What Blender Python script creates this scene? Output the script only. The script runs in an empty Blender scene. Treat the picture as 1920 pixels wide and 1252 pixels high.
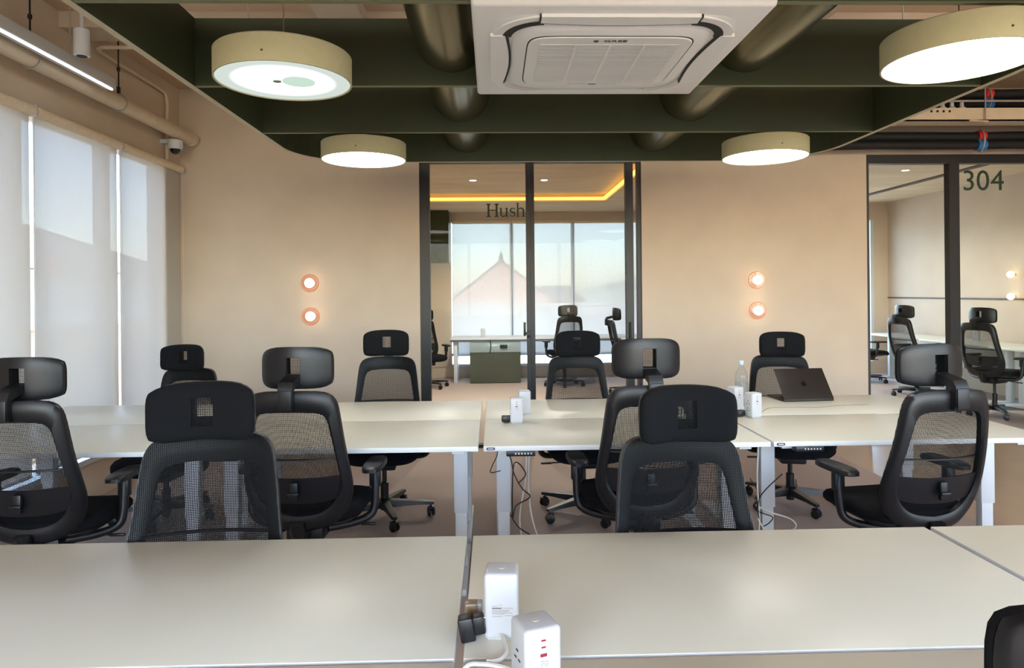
import bpy, bmesh, math, random
from mathutils import Vector, Matrix
random.seed(7)
PI = math.pi
SC = bpy.context.scene
COL = SC.collection

# ------------------------------------------------------------------ camera
CAM_Z = 1.48
cam = bpy.data.cameras.new('camera')
cam_o = bpy.data.objects.new('camera', cam)
COL.objects.link(cam_o)
cam.sensor_width = 36.0
cam.lens = 24.0
cam.shift_y = -78 / 1920
cam.clip_start = 0.05
cam.clip_end = 500
yaw, roll = math.atan(36 / 1280), math.radians(0.55)
cam_o.matrix_world = (Matrix.Translation((0, 0, CAM_Z)) @ Matrix.Rotation(-yaw, 4, 'Z')
                      @ Matrix.Rotation(PI / 2, 4, 'X') @ Matrix.Rotation(-roll, 4, 'Z'))
SC.camera = cam_o

# ------------------------------------------------------------------ world, exposure
w = bpy.data.worlds.new('world')
SC.world = w
w.use_nodes = True
nt = w.node_tree
nt.nodes.clear()
sky = nt.nodes.new('ShaderNodeTexSky')
sky.sky_type = 'NISHITA'
sky.sun_disc = False
sky.sun_elevation = math.radians(48)
sky.sun_rotation = math.radians(200)
sky.air_density = 1.0
sky.dust_density = 1.2
bg = nt.nodes.new('ShaderNodeBackground')
bg.inputs['Strength'].default_value = 1.1
wo = nt.nodes.new('ShaderNodeOutputWorld')
nt.links.new(sky.outputs[0], bg.inputs[0])
nt.links.new(bg.outputs[0], wo.inputs[0])

sun = bpy.data.lights.new('sun', 'SUN')
sun.energy = 6.0
sun.angle = math.radians(2)
sun.color = (1.0, 0.94, 0.84)
sun_o = bpy.data.objects.new('sun', sun)
sun_o.rotation_euler = (math.radians(38), 0, math.radians(28))
COL.objects.link(sun_o)

SC.view_settings.view_transform = 'Standard'
SC.view_settings.look = 'None'
SC.view_settings.gamma = 1.0
SC.view_settings.use_curve_mapping = False
SC.view_settings.exposure = 0.82
SC.cycles.max_bounces = 10
SC.cycles.diffuse_bounces = 5
SC.cycles.glossy_bounces = 4
SC.cycles.transmission_bounces = 6
SC.cycles.transparent_max_bounces = 24
SC.cycles.sample_clamp_indirect = 6.0
SC.cycles.caustics_reflective = False
SC.cycles.caustics_refractive = False


# ------------------------------------------------------------------ materials
def lin(r, g, b):
    f = lambda c: (c / 255 / 12.92) if c / 255 <= 0.04045 else ((c / 255 + 0.055) / 1.055) ** 2.4
    return (f(r), f(g), f(b), 1)


def new_mat(name):
    m = bpy.data.materials.new(name)
    m.use_nodes = True
    n = m.node_tree.nodes
    n.clear()
    out = n.new('ShaderNodeOutputMaterial')
    return m, n, m.node_tree.links, out


def pbr(name, col, rough=0.5, metal=0.0, noise=0.0, nscale=20.0, bump=0.0, bscale=80.0, spec=0.5, coat=0.0,
        col2=None, stretch=None, emit=None, estr=0.0):
    m, n, l, out = new_mat(name)
    p = n.new('ShaderNodeBsdfPrincipled')
    l.new(p.outputs[0], out.inputs[0])
    p.inputs['Base Color'].default_value = col
    p.inputs['Roughness'].default_value = rough
    p.inputs['Metallic'].default_value = metal
    p.inputs['Specular IOR Level'].default_value = spec
    p.inputs['Coat Weight'].default_value = coat
    if emit:
        p.inputs['Emission Color'].default_value = emit
        p.inputs['Emission Strength'].default_value = estr
    if noise > 0 or bump > 0 or col2:
        tc = n.new('ShaderNodeTexCoord')
        src = tc.outputs['Object']
        if stretch:
            mp = n.new('ShaderNodeMapping')
            mp.inputs['Scale'].default_value = stretch
            l.new(src, mp.inputs[0])
            src = mp.outputs[0]
        if noise > 0 or col2:
            t = n.new('ShaderNodeTexNoise')
            t.inputs['Scale'].default_value = nscale
            t.inputs['Detail'].default_value = 5
            l.new(src, t.inputs['Vector'])
            r = n.new('ShaderNodeMapRange')
            r.inputs[1].default_value = 0.3
            r.inputs[2].default_value = 0.7
            l.new(t.outputs[0], r.inputs[0])
            mx = n.new('ShaderNodeMix')
            mx.data_type = 'RGBA'
            l.new(r.outputs[0], mx.inputs[0])
            c2 = col2 or tuple(min(1, c * (1 + noise)) for c in col[:3]) + (1,)
            c1 = col if col2 else tuple(c * (1 - noise) for c in col[:3]) + (1,)
            mx.inputs[6].default_value = c1
            mx.inputs[7].default_value = c2
            l.new(mx.outputs[2], p.inputs['Base Color'])
        if bump > 0:
            t2 = n.new('ShaderNodeTexNoise')
            t2.inputs['Scale'].default_value = bscale
            t2.inputs['Detail'].default_value = 3
            l.new(src, t2.inputs['Vector'])
            b = n.new('ShaderNodeBump')
            b.inputs['Strength'].default_value = bump
            b.inputs['Distance'].default_value = 0.01
            l.new(t2.outputs[0], b.inputs['Height'])
            l.new(b.outputs[0], p.inputs['Normal'])
    return m


def emission(name, col, strength):
    m, n, l, out = new_mat(name)
    e = n.new('ShaderNodeEmission')
    e.inputs[0].default_value = col
    e.inputs[1].default_value = strength
    l.new(e.outputs[0], out.inputs[0])
    return m


def glass_mat(name, tint=(0.93, 0.96, 0.95, 1), ior=1.45):
    m, n, l, out = new_mat(name)
    tr = n.new('ShaderNodeBsdfTransparent')
    tr.inputs[0].default_value = tint
    gl = n.new('ShaderNodeBsdfGlossy')
    gl.inputs['Roughness'].default_value = 0.0
    lw = n.new('ShaderNodeLayerWeight'); lw.inputs[0].default_value = 0.5
    pw = n.new('ShaderNodeMath'); pw.operation = 'POWER'; pw.inputs[1].default_value = 5.0
    l.new(lw.outputs['Facing'], pw.inputs[0])
    f0 = ((ior - 1) / (ior + 1)) ** 2
    mr = n.new('ShaderNodeMapRange')
    mr.inputs[3].default_value = f0
    l.new(pw.outputs[0], mr.inputs[0])
    mx = n.new('ShaderNodeMixShader')
    l.new(mr.outputs[0], mx.inputs[0])
    l.new(tr.outputs[0], mx.inputs[1])
    l.new(gl.outputs[0], mx.inputs[2])
    l.new(mx.outputs[0], out.inputs[0])
    return m


def blind_mat(name, col, openf, transl):
    """woven sunscreen cloth: partly open weave, partly light-scattering yarn"""
    m, n, l, out = new_mat(name)
    tr = n.new('ShaderNodeBsdfTransparent')
    tl = n.new('ShaderNodeBsdfTranslucent')
    tl.inputs[0].default_value = col
    df = n.new('ShaderNodeBsdfDiffuse')
    df.inputs[0].default_value = col
    a = n.new('ShaderNodeMixShader')
    a.inputs[0].default_value = transl
    l.new(df.outputs[0], a.inputs[1])
    l.new(tl.outputs[0], a.inputs[2])
    b = n.new('ShaderNodeMixShader')
    b.inputs[0].default_value = openf
    l.new(a.outputs[0], b.inputs[1])
    l.new(tr.outputs[0], b.inputs[2])
    l.new(b.outputs[0], out.inputs[0])
    return m


def mesh_mat(name, col, px, pz, fill):
    """chair mesh: small holes in a regular weave, in object space"""
    m, n, l, out = new_mat(name)
    tc = n.new('ShaderNodeTexCoord')
    sp = n.new('ShaderNodeSeparateXYZ')
    l.new(tc.outputs['Object'], sp.inputs[0])

    def tri(sock, pitch, th):
        d = n.new('ShaderNodeMath'); d.operation = 'DIVIDE'; d.inputs[1].default_value = pitch
        l.new(sock, d.inputs[0])
        f = n.new('ShaderNodeMath'); f.operation = 'FRACT'
        l.new(d.outputs[0], f.inputs[0])
        g = n.new('ShaderNodeMath'); g.operation = 'LESS_THAN'; g.inputs[1].default_value = th
        l.new(f.outputs[0], g.inputs[0])
        return g.outputs[0]
    a = tri(sp.outputs[0], px, fill)
    b = tri(sp.outputs[2], pz, fill)
    mxm = n.new('ShaderNodeMath'); mxm.operation = 'MAXIMUM'
    l.new(a, mxm.inputs[0]); l.new(b, mxm.inputs[1])
    tr = n.new('ShaderNodeBsdfTransparent')
    p = n.new('ShaderNodeBsdfPrincipled')
    p.inputs['Base Color'].default_value = col
    p.inputs['Roughness'].default_value = 0.8
    p.inputs['Specular IOR Level'].default_value = 0.2
    mx = n.new('ShaderNodeMixShader')
    l.new(mxm.outputs[0], mx.inputs[0])
    l.new(tr.outputs[0], mx.inputs[1])
    l.new(p.outputs[0], mx.inputs[2])
    l.new(mx.outputs[0], out.inputs[0])
    return m


def lamp_mat(name, col, lo, hi, r0, r1):
    """opal diffuser with an LED ring behind it: brighter over the ring (radius in object space)"""
    m, n, l, out = new_mat(name)
    tc = n.new('ShaderNodeTexCoord')
    sp = n.new('ShaderNodeSeparateXYZ')
    l.new(tc.outputs['Object'], sp.inputs[0])
    cb = n.new('ShaderNodeCombineXYZ')
    l.new(sp.outputs[0], cb.inputs[0]); l.new(sp.outputs[1], cb.inputs[1])
    ln = n.new('ShaderNodeVectorMath'); ln.operation = 'LENGTH'
    l.new(cb.outputs[0], ln.inputs[0])
    mr = n.new('ShaderNodeMapRange'); mr.interpolation_type = 'SMOOTHSTEP'
    mr.inputs[1].default_value = r0; mr.inputs[2].default_value = r1
    mr.inputs[3].default_value = hi; mr.inputs[4].default_value = lo
    l.new(ln.outputs['Value'], mr.inputs[0])
    e = n.new('ShaderNodeEmission')
    e.inputs[0].default_value = col
    l.new(mr.outputs[0], e.inputs[1])
    l.new(e.outputs[0], out.inputs[0])
    return m


M = {}
M['plaster'] = pbr('plaster', lin(200, 184, 165), 0.85, noise=0.05, nscale=2.3, bump=0.08, bscale=60)
M['ceiling'] = pbr('ceiling_plaster', lin(204, 178, 150), 0.9, noise=0.06, nscale=1.6, bump=0.06, bscale=30)
M['hush_ceiling'] = pbr('hush_ceiling', lin(210, 192, 162), 0.9, noise=0.10, nscale=1.2, stretch=(1, 3, 1))
M['carpet'] = pbr('carpet', lin(190, 174, 165), 1.0, noise=0.22, nscale=220, bump=0.5, bscale=420, spec=0.1)
M['cement'] = pbr('micro_cement', lin(176, 150, 122), 0.28, noise=0.07, nscale=3.0)
M['green'] = pbr('green_paint', lin(56, 63, 42), 0.5, noise=0.05, nscale=6, spec=0.35)
M['green_lit_edge'] = pbr('green_lit_edge', lin(112, 114, 84), 0.6)  # fin undersides: floor bounce painted in as a lighter green
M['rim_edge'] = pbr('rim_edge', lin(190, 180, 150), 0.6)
M['duct'] = pbr('duct_green', lin(118, 114, 82), 0.24, metal=0.85, noise=0.08, nscale=5)
M['black_metal'] = pbr('black_aluminium', lin(22, 22, 24), 0.45, noise=0.05, nscale=30)
M['white_plastic'] = pbr('white_plastic', lin(198, 202, 209), 0.35)
M['ac_white'] = pbr('ac_white', lin(224, 224, 222), 0.45)
M['ac_grey'] = pbr('ac_grille', lin(205, 204, 200), 0.55)
M['dark'] = pbr('dark_gap', lin(22, 22, 22), 0.7)
M['desk_top'] = pbr('desk_laminate', lin(219, 219, 206), 0.36, noise=0.012, nscale=4, spec=0.45)
M['desk_edge'] = pbr('desk_edge', lin(214, 218, 224), 0.4)
M['desk_metal'] = pbr('desk_steel', lin(202, 205, 209), 0.45)
M['black_plastic'] = pbr('black_plastic', lin(15, 17, 22), 0.40, noise=0.04, nscale=60, bump=0.05, bscale=900)
M['black_fabric'] = pbr('black_fabric', lin(15, 17, 21), 0.95, noise=0.12, nscale=350, bump=0.25, bscale=900, spec=0.2)
M['seat_fabric'] = pbr('seat_fabric', lin(14, 16, 21), 0.95, noise=0.12, nscale=300, bump=0.2, bscale=700, spec=0.2)
M['chair_mesh'] = mesh_mat('chair_mesh', lin(8, 10, 14), 0.0052, 0.0052, 0.40)
M['head_mesh'] = mesh_mat('headrest_mesh', lin(8, 10, 14), 0.0052, 0.0052, 0.40)
M['shade'] = pbr('lamp_shade', lin(180, 174, 138), 0.8, noise=0.03, nscale=40)
M['diffuser'] = lamp_mat('diffuser', (1.0, 0.96, 0.90, 1), 11.0, 12.0, 0.1, 0.24)
M['diffuser_dim'] = lamp_mat('diffuser_worn', (0.90, 1.0, 0.93, 1), 0.42, 4.5, 0.09, 0.20)
M['bulb'] = emission('bulb', (1.0, 0.86, 0.68, 1), 4.0)
M['globe'] = emission('globe', (1.0, 0.78, 0.48, 1), 3.0)
M['pink_glass'] = glass_mat('pink_glass', (0.95, 0.80, 0.74, 1), 1.5)
M['led_strip'] = emission('led_strip', (1.0, 0.50, 0.09, 1), 1.7)
M['led_white'] = emission('led_white', (0.92, 0.97, 1.0, 1), 2.5)
M['glass'] = glass_mat('clear_glass', (0.95, 0.97, 0.96, 1), 1.15)
M['win_glass'] = glass_mat('window_glass', (0.95, 0.98, 1.0, 1), 1.2)
M['blind'] = blind_mat('blind_cloth', lin(216, 212, 205), 0.165, 0.27)
M['blind_sheer'] = blind_mat('sheer_blind', lin(226, 228, 230), 0.225, 0.08)
M['blind_tube'] = pbr('blind_tube', lin(222, 205, 178), 0.8, noise=0.06, nscale=30)
M['pipe_beige'] = pbr('painted_pipe', lin(208, 192, 168), 0.6, noise=0.04, nscale=12)
M['pipe_black'] = pbr('pipe_insulation', lin(11, 11, 12), 0.7, noise=0.15, nscale=20)
M['clamp'] = pbr('galvanised', lin(176, 172, 164), 0.4, metal=0.5)
M['red'] = pbr('red_wrap', lin(200, 34, 34), 0.5)
M['blue'] = pbr('blue_wrap', lin(26, 112, 190), 0.5)
M['text_green'] = pbr('vinyl_green', lin(24, 52, 32), 0.6)
M['text_grey'] = pbr('print_grey', lin(168, 170, 172), 0.6)
M['text_dark'] = pbr('print_dark', lin(60, 60, 62), 0.6)
M['usb_red'] = pbr('usb_red', lin(150, 40, 52), 0.5)
M['navy'] = pbr('navy_badge', lin(38, 44, 74), 0.45)
M['laptop'] = pbr('laptop_aluminium', lin(56, 52, 50), 0.42, metal=0.6)
M['laptop_logo'] = pbr('laptop_logo', lin(16, 15, 15), 0.2)
M['screen'] = pbr('laptop_screen', lin(14, 14, 16), 0.1)
M['bottle'] = glass_mat('clear_pet', (0.90, 0.94, 0.97, 1), 1.4)
M['cap'] = pbr('bottle_cap', lin(176, 196, 216), 0.4)
M['cable_white'] = pbr('cable_white', lin(214, 212, 208), 0.5)
M['cable_black'] = pbr('cable_black', lin(26, 24, 24), 0.5)
M['adapter_clear'] = pbr('adapter_smoke', lin(140, 120, 96), 0.3)
M['walnut'] = pbr('dark_olive_wood', lin(84, 76, 60), 0.25, noise=0.12, nscale=6, stretch=(1, 1, 8))
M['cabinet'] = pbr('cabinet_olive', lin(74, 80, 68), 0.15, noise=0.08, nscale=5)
M['cabinet_top'] = pbr('cabinet_glass', lin(150, 166, 170), 0.15)
M['mullion'] = pbr('window_frame', lin(96, 104, 108), 0.5)
M['roof_tile'] = pbr('pink_roof', lin(214, 168, 148), 0.8, noise=0.08, nscale=2)
M['stone'] = pbr('spire_stone', lin(120, 112, 104), 0.9)
M['render_white'] = pbr('render_white', lin(222, 222, 218), 0.9, noise=0.03, nscale=1)
M['render_tan'] = pbr('render_tan', lin(190, 160, 130), 0.9, noise=0.05, nscale=1)
M['leaf'] = pbr('leaf', lin(86, 118, 60), 0.7, noise=0.2, nscale=8)
M['hill'] = pbr('hill_green', lin(186, 194, 172), 1.0, noise=0.15, nscale=0.5)  # pale distance haze is mixed into the hill colour
M['ground'] = pbr('ground_grey', lin(168, 162, 150), 1.0, noise=0.06, nscale=0.4)
M['grey_roof'] = pbr('grey_roof', lin(120, 118, 116), 0.9)
M['dado'] = pbr('dado_line', lin(70, 62, 54), 0.6)


# ------------------------------------------------------------------ mesh helpers
class MB:
    def __init__(s):
        s.v, s.f, s.mi, s.cur = [], [], [], 0

    def add(s, vs, fs, T=None):
        o = len(s.v)
        s.v += [tuple(T @ Vector(p)) if T else tuple(p) for p in vs]
        s.f += [tuple(o + i for i in f) for f in fs]
        s.mi += [s.cur] * len(fs)
        return s

    def box(s, x0, x1, y0, y1, z0, z1, T=None):
        vs = [(x0, y0, z0), (x1, y0, z0), (x1, y1, z0), (x0, y1, z0), (x0, y0, z1), (x1, y0, z1), (x1, y1, z1), (x0, y1, z1)]
        fs = [(0, 3, 2, 1), (4, 5, 6, 7), (0, 1, 5, 4), (1, 2, 6, 5), (2, 3, 7, 6), (3, 0, 4, 7)]
        return s.add(vs, fs, T)

    def rbox(s, c, size, r, seg=2, T=None, axes=None):
        bm = bmesh.new()
        bmesh.ops.create_cube(bm, size=1)
        for v in bm.verts:
            v.co = Vector((v.co.x * size[0] + c[0], v.co.y * size[1] + c[1], v.co.z * size[2] + c[2]))
        ed = bm.edges[:]
        if axes is not None:
            ed = [e for e in ed if abs((e.verts[0].co - e.verts[1].co).normalized()[axes]) > 0.9]
        bmesh.ops.bevel(bm, geom=ed, offset=r, segments=seg, affect='EDGES', profile=0.5)
        bm.verts.index_update()
        s.add([v.co.copy() for v in bm.verts], [[v.index for v in f.verts] for f in bm.faces], T)
        bm.free()
        return s

    def tube(s, path, r, n=8, T=None, closed=False):
        P = [Vector(p) for p in path]
        rs = r if isinstance(r, (list, tuple)) else [r] * len(P)
        k = len(P)
        tang = []
        for i in range(k):
            if closed:
                t = P[(i + 1) % k] - P[i - 1]
            else:
                t = P[min(i + 1, k - 1)] - P[max(i - 1, 0)]
            tang.append(t.normalized())
        up = Vector((0, 0, 1)) if abs(tang[0].z) < 0.9 else Vector((1, 0, 0))
        nn = (up - tang[0] * up.dot(tang[0])).normalized()
        vs, fs = [], []
        for i in range(k):
            t = tang[i]
            nn = (nn - t * nn.dot(t)).normalized()
            b = t.cross(nn)
            for j in range(n):
                a = 2 * PI * j / n
                vs.append(P[i] + (nn * math.cos(a) + b * math.sin(a)) * rs[i])
        for i in range(k if closed else k - 1):
            i2 = (i + 1) % k
            for j in range(n):
                j2 = (j + 1) % n
                fs.append((i * n + j, i * n + j2, i2 * n + j2, i2 * n + j))
        if not closed:
            fs.append(tuple(range(n - 1, -1, -1)))
            fs.append(tuple((k - 1) * n + j for j in range(n)))
        return s.add(vs, fs, T)

    def lathe(s, prof, n=24, c=(0, 0, 0), T=None, caps=True):
        vs, fs = [], []
        k = len(prof)
        for r, z in prof:
            for j in range(n):
                a = 2 * PI * j / n
                vs.append((c[0] + r * math.cos(a), c[1] + r * math.sin(a), c[2] + z))
        for i in range(k - 1):
            for j in range(n):
                j2 = (j + 1) % n
                fs.append((i * n + j, i * n + j2, (i + 1) * n + j2, (i + 1) * n + j))
        if caps:
            fs.append(tuple(range(n - 1, -1, -1)))
            fs.append(tuple((k - 1) * n + j for j in range(n)))
        return s.add(vs, fs, T)

    def prism(s, poly, z0, z1, T=None):
        n = len(poly)
        vs = [(p[0], p[1], z0) for p in poly] + [(p[0], p[1], z1) for p in poly]
        fs = [tuple(range(n - 1, -1, -1)), tuple(range(n, 2 * n))]
        fs += [(i, (i + 1) % n, n + (i + 1) % n, n + i) for i in range(n)]
        return s.add(vs, fs, T)

    def ribbon(s, path, ws, t, T=None):
        """flat stroke in local xy with thickness t in z"""
        P = [Vector((p[0], p[1])) for p in path]
        k = len(P)
        if not isinstance(ws, (list, tuple)):
            ws = [ws] * k
        L, R = [], []
        for i in range(k):
            d = (P[min(i + 1, k - 1)] - P[max(i - 1, 0)]).normalized()
            nrm = Vector((-d.y, d.x))
            L.append(P[i] + nrm * ws[i] / 2)
            R.append(P[i] - nrm * ws[i] / 2)
        vs = [(p.x, p.y, 0) for p in L] + [(p.x, p.y, 0) for p in R] + [(p.x, p.y, t) for p in L] + [(p.x, p.y, t) for p in R]
        fs = []
        for i in range(k - 1):
            a, b, c, d = i, i + 1, k + i + 1, k + i
            fs += [(a, b, c, d), (2 * k + d, 2 * k + c, 2 * k + b, 2 * k + a), (a, 2 * k + a, 2 * k + b, b), (d, c, 2 * k + c, 2 * k + d)]
        fs += [(0, k, 3 * k, 2 * k), (k - 1, 3 * k - 1, 4 * k - 1, 2 * k - 1)][:1]
        fs.append((k - 1, 3 * k - 1, 4 * k - 1, 2 * k - 1))
        return s.add(vs, fs, T)

    def mesh(s, name, mats, smooth=35):
        me = bpy.data.meshes.new(name)
        me.from_pydata(s.v, [], s.f)
        for m in (mats if isinstance(mats, (list, tuple)) else [mats]):
            me.materials.append(M[m] if isinstance(m, str) else m)
        if any(s.mi):
            me.polygons.foreach_set('material_index', s.mi)
        bm = bmesh.new()
        bm.from_mesh(me)
        bmesh.ops.recalc_face_normals(bm, faces=bm.faces)
        bm.to_mesh(me)
        bm.free()
        if smooth:
            me.polygons.foreach_set('use_smooth', [True] * len(me.polygons))
            me.set_sharp_from_angle(angle=math.radians(smooth))
        me.update()
        return me

    def build(s, name, mats, parent=None, loc=None, smooth=35):
        o = bpy.data.objects.new(name, s.mesh(name, mats, smooth))
        COL.objects.link(o)
        if parent:
            o.parent = parent
        if loc:
            o.location = loc
        return o


def obj(name, me, parent=None, loc=None, rz=0):
    o = bpy.data.objects.new(name, me)
    COL.objects.link(o)
    if parent:
        o.parent = parent
    if loc:
        o.location = loc
    if rz:
        o.rotation_euler.z = rz
    return o


def tag(o, label, cat, group=None):
    o['label'] = label
    o['category'] = cat
    if group:
        o['group'] = group
    return o


def thing(name, label, cat, loc=(0, 0, 0), rz=0.0, group=None):
    o = bpy.data.objects.new(name, None)
    o.empty_display_size = 0.1
    COL.objects.link(o)
    o.location = loc
    o.rotation_euler.z = rz
    return tag(o, label, cat, group)


def struct(o, label=None):
    o['kind'] = 'structure'
    if label:
        o['label'] = label
    return o


def group_empty(name):
    o = bpy.data.objects.new(name, None)
    COL.objects.link(o)
    return o


def copy_tree(o, parent=None):
    c = o.copy()
    COL.objects.link(c)
    c.parent = parent
    for ch in list(o.children):
        copy_tree(ch, c)
    return c


def text(name, s, size, mat, parent, T, ext=0.0005, align='CENTER', xs=1.0):
    cu = bpy.data.curves.new(name, 'FONT')
    cu.body = s
    cu.size = size
    cu.extrude = ext
    cu.align_x = align
    cu.align_y = 'CENTER'
    cu.resolution_u = 4
    tmp = bpy.data.objects.new('tmp', cu)
    COL.objects.link(tmp)
    bpy.context.view_layer.update()
    me = bpy.data.meshes.new_from_object(tmp.evaluated_get(bpy.context.evaluated_depsgraph_get()))
    bpy.data.objects.remove(tmp)
    me.transform(T @ Matrix.Diagonal((xs, 1, 1, 1)))
    me.materials.clear()
    me.materials.append(M[mat])
    me.name = name
    return obj(name, me, parent)


def catmull(pts, k=4, closed=False):
    P = [Vector(p) for p in pts]
    n = len(P)
    out = []
    for i in range(n if closed else n - 1):
        g = (lambda j: P[j % n]) if closed else (lambda j: P[max(0, min(n - 1, j))])
        p0, p1, p2, p3 = g(i - 1), g(i), g(i + 1), g(i + 2)
        for t in range(k):
            u = t / k
            out.append(0.5 * ((2 * p1) + (p2 - p0) * u + (2 * p0 - 5 * p1 + 4 * p2 - p3) * u * u + (3 * p1 - p0 - 3 * p2 + p3) * u ** 3))
    if not closed:
        out.append(P[-1])
    return out


# ================================================================== THE ROOM
XL, XR, YB, YF, ZC = -2.93, 7.0, 6.5, -4.2, 3.42      # left wall, right wall, far wall, wall behind camera, ceiling
Y2, XH = 11.9, 3.5                                     # facade of the rooms behind, partition between them
fl = struct(MB().box(XL - 0.15, XR + 0.15, YF - 0.2, Y2 + 0.2, -0.12, -0.008).build('floor', 'cement', smooth=0))
MB().box(XL, 3.05, YF, YB + 0.03, -0.008, 0.0).build('carpet', 'carpet', fl, smooth=0)
MB().box(-1.6, XH, YB + 0.03, Y2, -0.008, 0.0).build('carpet', 'carpet', fl, smooth=0)
MB().box(XH, XR, YB + 0.09, Y2, -0.008, 0.0).build('carpet', 'carpet', fl, smooth=0)
cl = struct(MB().box(XL - 0.15, XR + 0.15, YF - 0.2, YB + 0.12, ZC, ZC + 0.15).build('ceiling', 'ceiling', smooth=0))
for (a, b, c, d) in ((XL, XR, 4.72, 4.98), (XL, XR, 0.6, 0.86)):
    MB().box(a, b, c, d, ZC - 0.11, ZC).build('ceiling_beam', 'plaster', cl, smooth=0)
for (a, b) in ((-1.15, -0.85), (2.0, 2.3)):
    MB().box(a, b, 0.86, 4.72, ZC - 0.10, ZC).build('ceiling_beam', 'plaster', cl, smooth=0)

# far wall with the two glazed openings
DH0, DH1, DT = -0.69, 1.43, 2.78
G0, GT = 3.62, 2.78
wf = struct(MB().box(XL - 0.12, DH0, YB, YB + 0.12, -0.008, ZC).box(DH1, G0, YB, YB + 0.12, -0.008, ZC)
            .box(DH0, DH1, YB, YB + 0.12, DT, ZC).box(G0, XR, YB, YB + 0.12, GT, ZC).build('wall_far', 'plaster', smooth=0))
wr = MB().box(XR, XR + 0.15, YF, 0.5, -0.008, 0.6).box(XR, XR + 0.15, YF, 0.5, 2.9, ZC).box(XR, XR + 0.15, 0.5, Y2, -0.008, ZC)  # unseen window openings, added for more side light
for y in (YF + 0.1, -1.8):
    wr.box(XR, XR + 0.15, y - 0.1, y + 0.1, 0.6, 2.9)
struct(wr.build('wall_right', 'plaster', smooth=0))

# left wall with tall windows
WZ0, WZ1 = 0.32, 2.64
seg = [3.0, 3.3, 4.37, 5.37, 6.2]
wl = MB().box(XL - 0.14, XL, YF, YB, -0.008, WZ0 - 0.04).box(XL - 0.14, XL, YF, YB, WZ1, ZC)
wl.box(XL - 0.14, XL, 6.16, YB, WZ0 - 0.04, WZ1).box(XL - 0.14, XL, YF, 3.3, WZ0 - 0.04, WZ1)  # unseen near stretch closed to cut light on the front desks
wlo = struct(wl.build('wall_left', 'plaster', smooth=0))
MB().box(XL - 0.14, XL + 0.03, 3.3, 6.16, WZ0 - 0.04, WZ0).build('window_sill', 'white_plastic', wlo, smooth=0)
ys = seg[1:]
for i in range(len(ys) - 1):
    a, b = ys[i], ys[i + 1]
    wn = struct(MB().box(XL - 0.13, XL - 0.05, b - 0.05, b + 0.045, WZ0, WZ1).build('window_%d' % (i + 1), 'mullion', smooth=0))
    MB().box(XL - 0.095, XL - 0.087, a + 0.045, b - 0.05, WZ0, WZ1).build('pane', 'win_glass', wn, smooth=0)

# wall behind the camera: unseen wide windows, heightened for more fill light
wb = MB().box(XL - 0.14, XR, YF - 0.15, YF, -0.008, 0.9).box(XL - 0.14, XR, YF - 0.15, YF, 3.3, ZC)
for x in (-2.9, -0.6, 1.7, 4.0, 6.6):
    wb.box(x - 0.04, x + 0.04, YF - 0.15, YF, 0.9, 3.3)
struct(wb.build('wall_near', 'plaster', smooth=0))

# rooms behind
struct(MB().box(-1.72, -1.6, YB + 0.12, Y2, -0.008, 3.2).build('wall_hush_side', 'plaster', smooth=0))
struct(MB().box(XH - 0.06, XH + 0.06, YB + 0.12, Y2, -0.008, 3.2).build('wall_partition', 'plaster', smooth=0))
fz0, fz1 = 0.24, 2.70
fw = MB().box(-1.72, XR, Y2, Y2 + 0.15, -0.008, fz0 - 0.04).box(-1.72, XR, Y2, Y2 + 0.15, fz1, 3.3).box(-1.72, -0.72, Y2 - 0.02, Y2 + 0.15, fz0 - 0.04, fz1)
fw.box(XH - 0.2, XH + 0.35, Y2, Y2 + 0.15, fz0 - 0.04, fz1).box(6.72, XR, Y2, Y2 + 0.15, fz0 - 0.04, fz1)
struct(fw.build('wall_facade', 'plaster', smooth=0))
hx = [-0.72, 0.335, 1.41, 2.45, 3.3]
for i in range(4):
    wn = struct(MB().box(hx[i + 1] - 0.03, hx[i + 1] + 0.03, Y2 + 0.02, Y2 + 0.1, fz0, fz1).build('window_%d' % (20 + i), 'mullion', smooth=0))
    MB().box(hx[i], hx[i + 1], Y2 + 0.06, Y2 + 0.068, fz0, fz1).build('pane', 'win_glass', wn, smooth=0)
    MB().box(hx[i], hx[i + 1], Y2 + 0.01, Y2 + 0.09, fz0 + 0.14, fz0 + 0.18).build('frame_rail', 'mullion', wn, smooth=0)
    MB().box(hx[i], hx[i + 1], Y2 - 0.02, Y2 + 0.12, fz0 - 0.04, fz0).build('window_sill', 'white_plastic', wn, smooth=0)
gx = [3.85, 5.25, 6.72]
for i in range(2):
    wn = struct(MB().box(gx[i + 1] - 0.035, gx[i + 1] + 0.02, Y2 - 0.01, Y2 + 0.1, fz0, fz1).build('window_%d' % (30 + i), 'white_plastic', smooth=0))
    MB().box(gx[i], gx[i + 1], Y2 + 0.06, Y2 + 0.068, fz0, fz1).build('pane', 'win_glass', wn, smooth=0)

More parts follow.
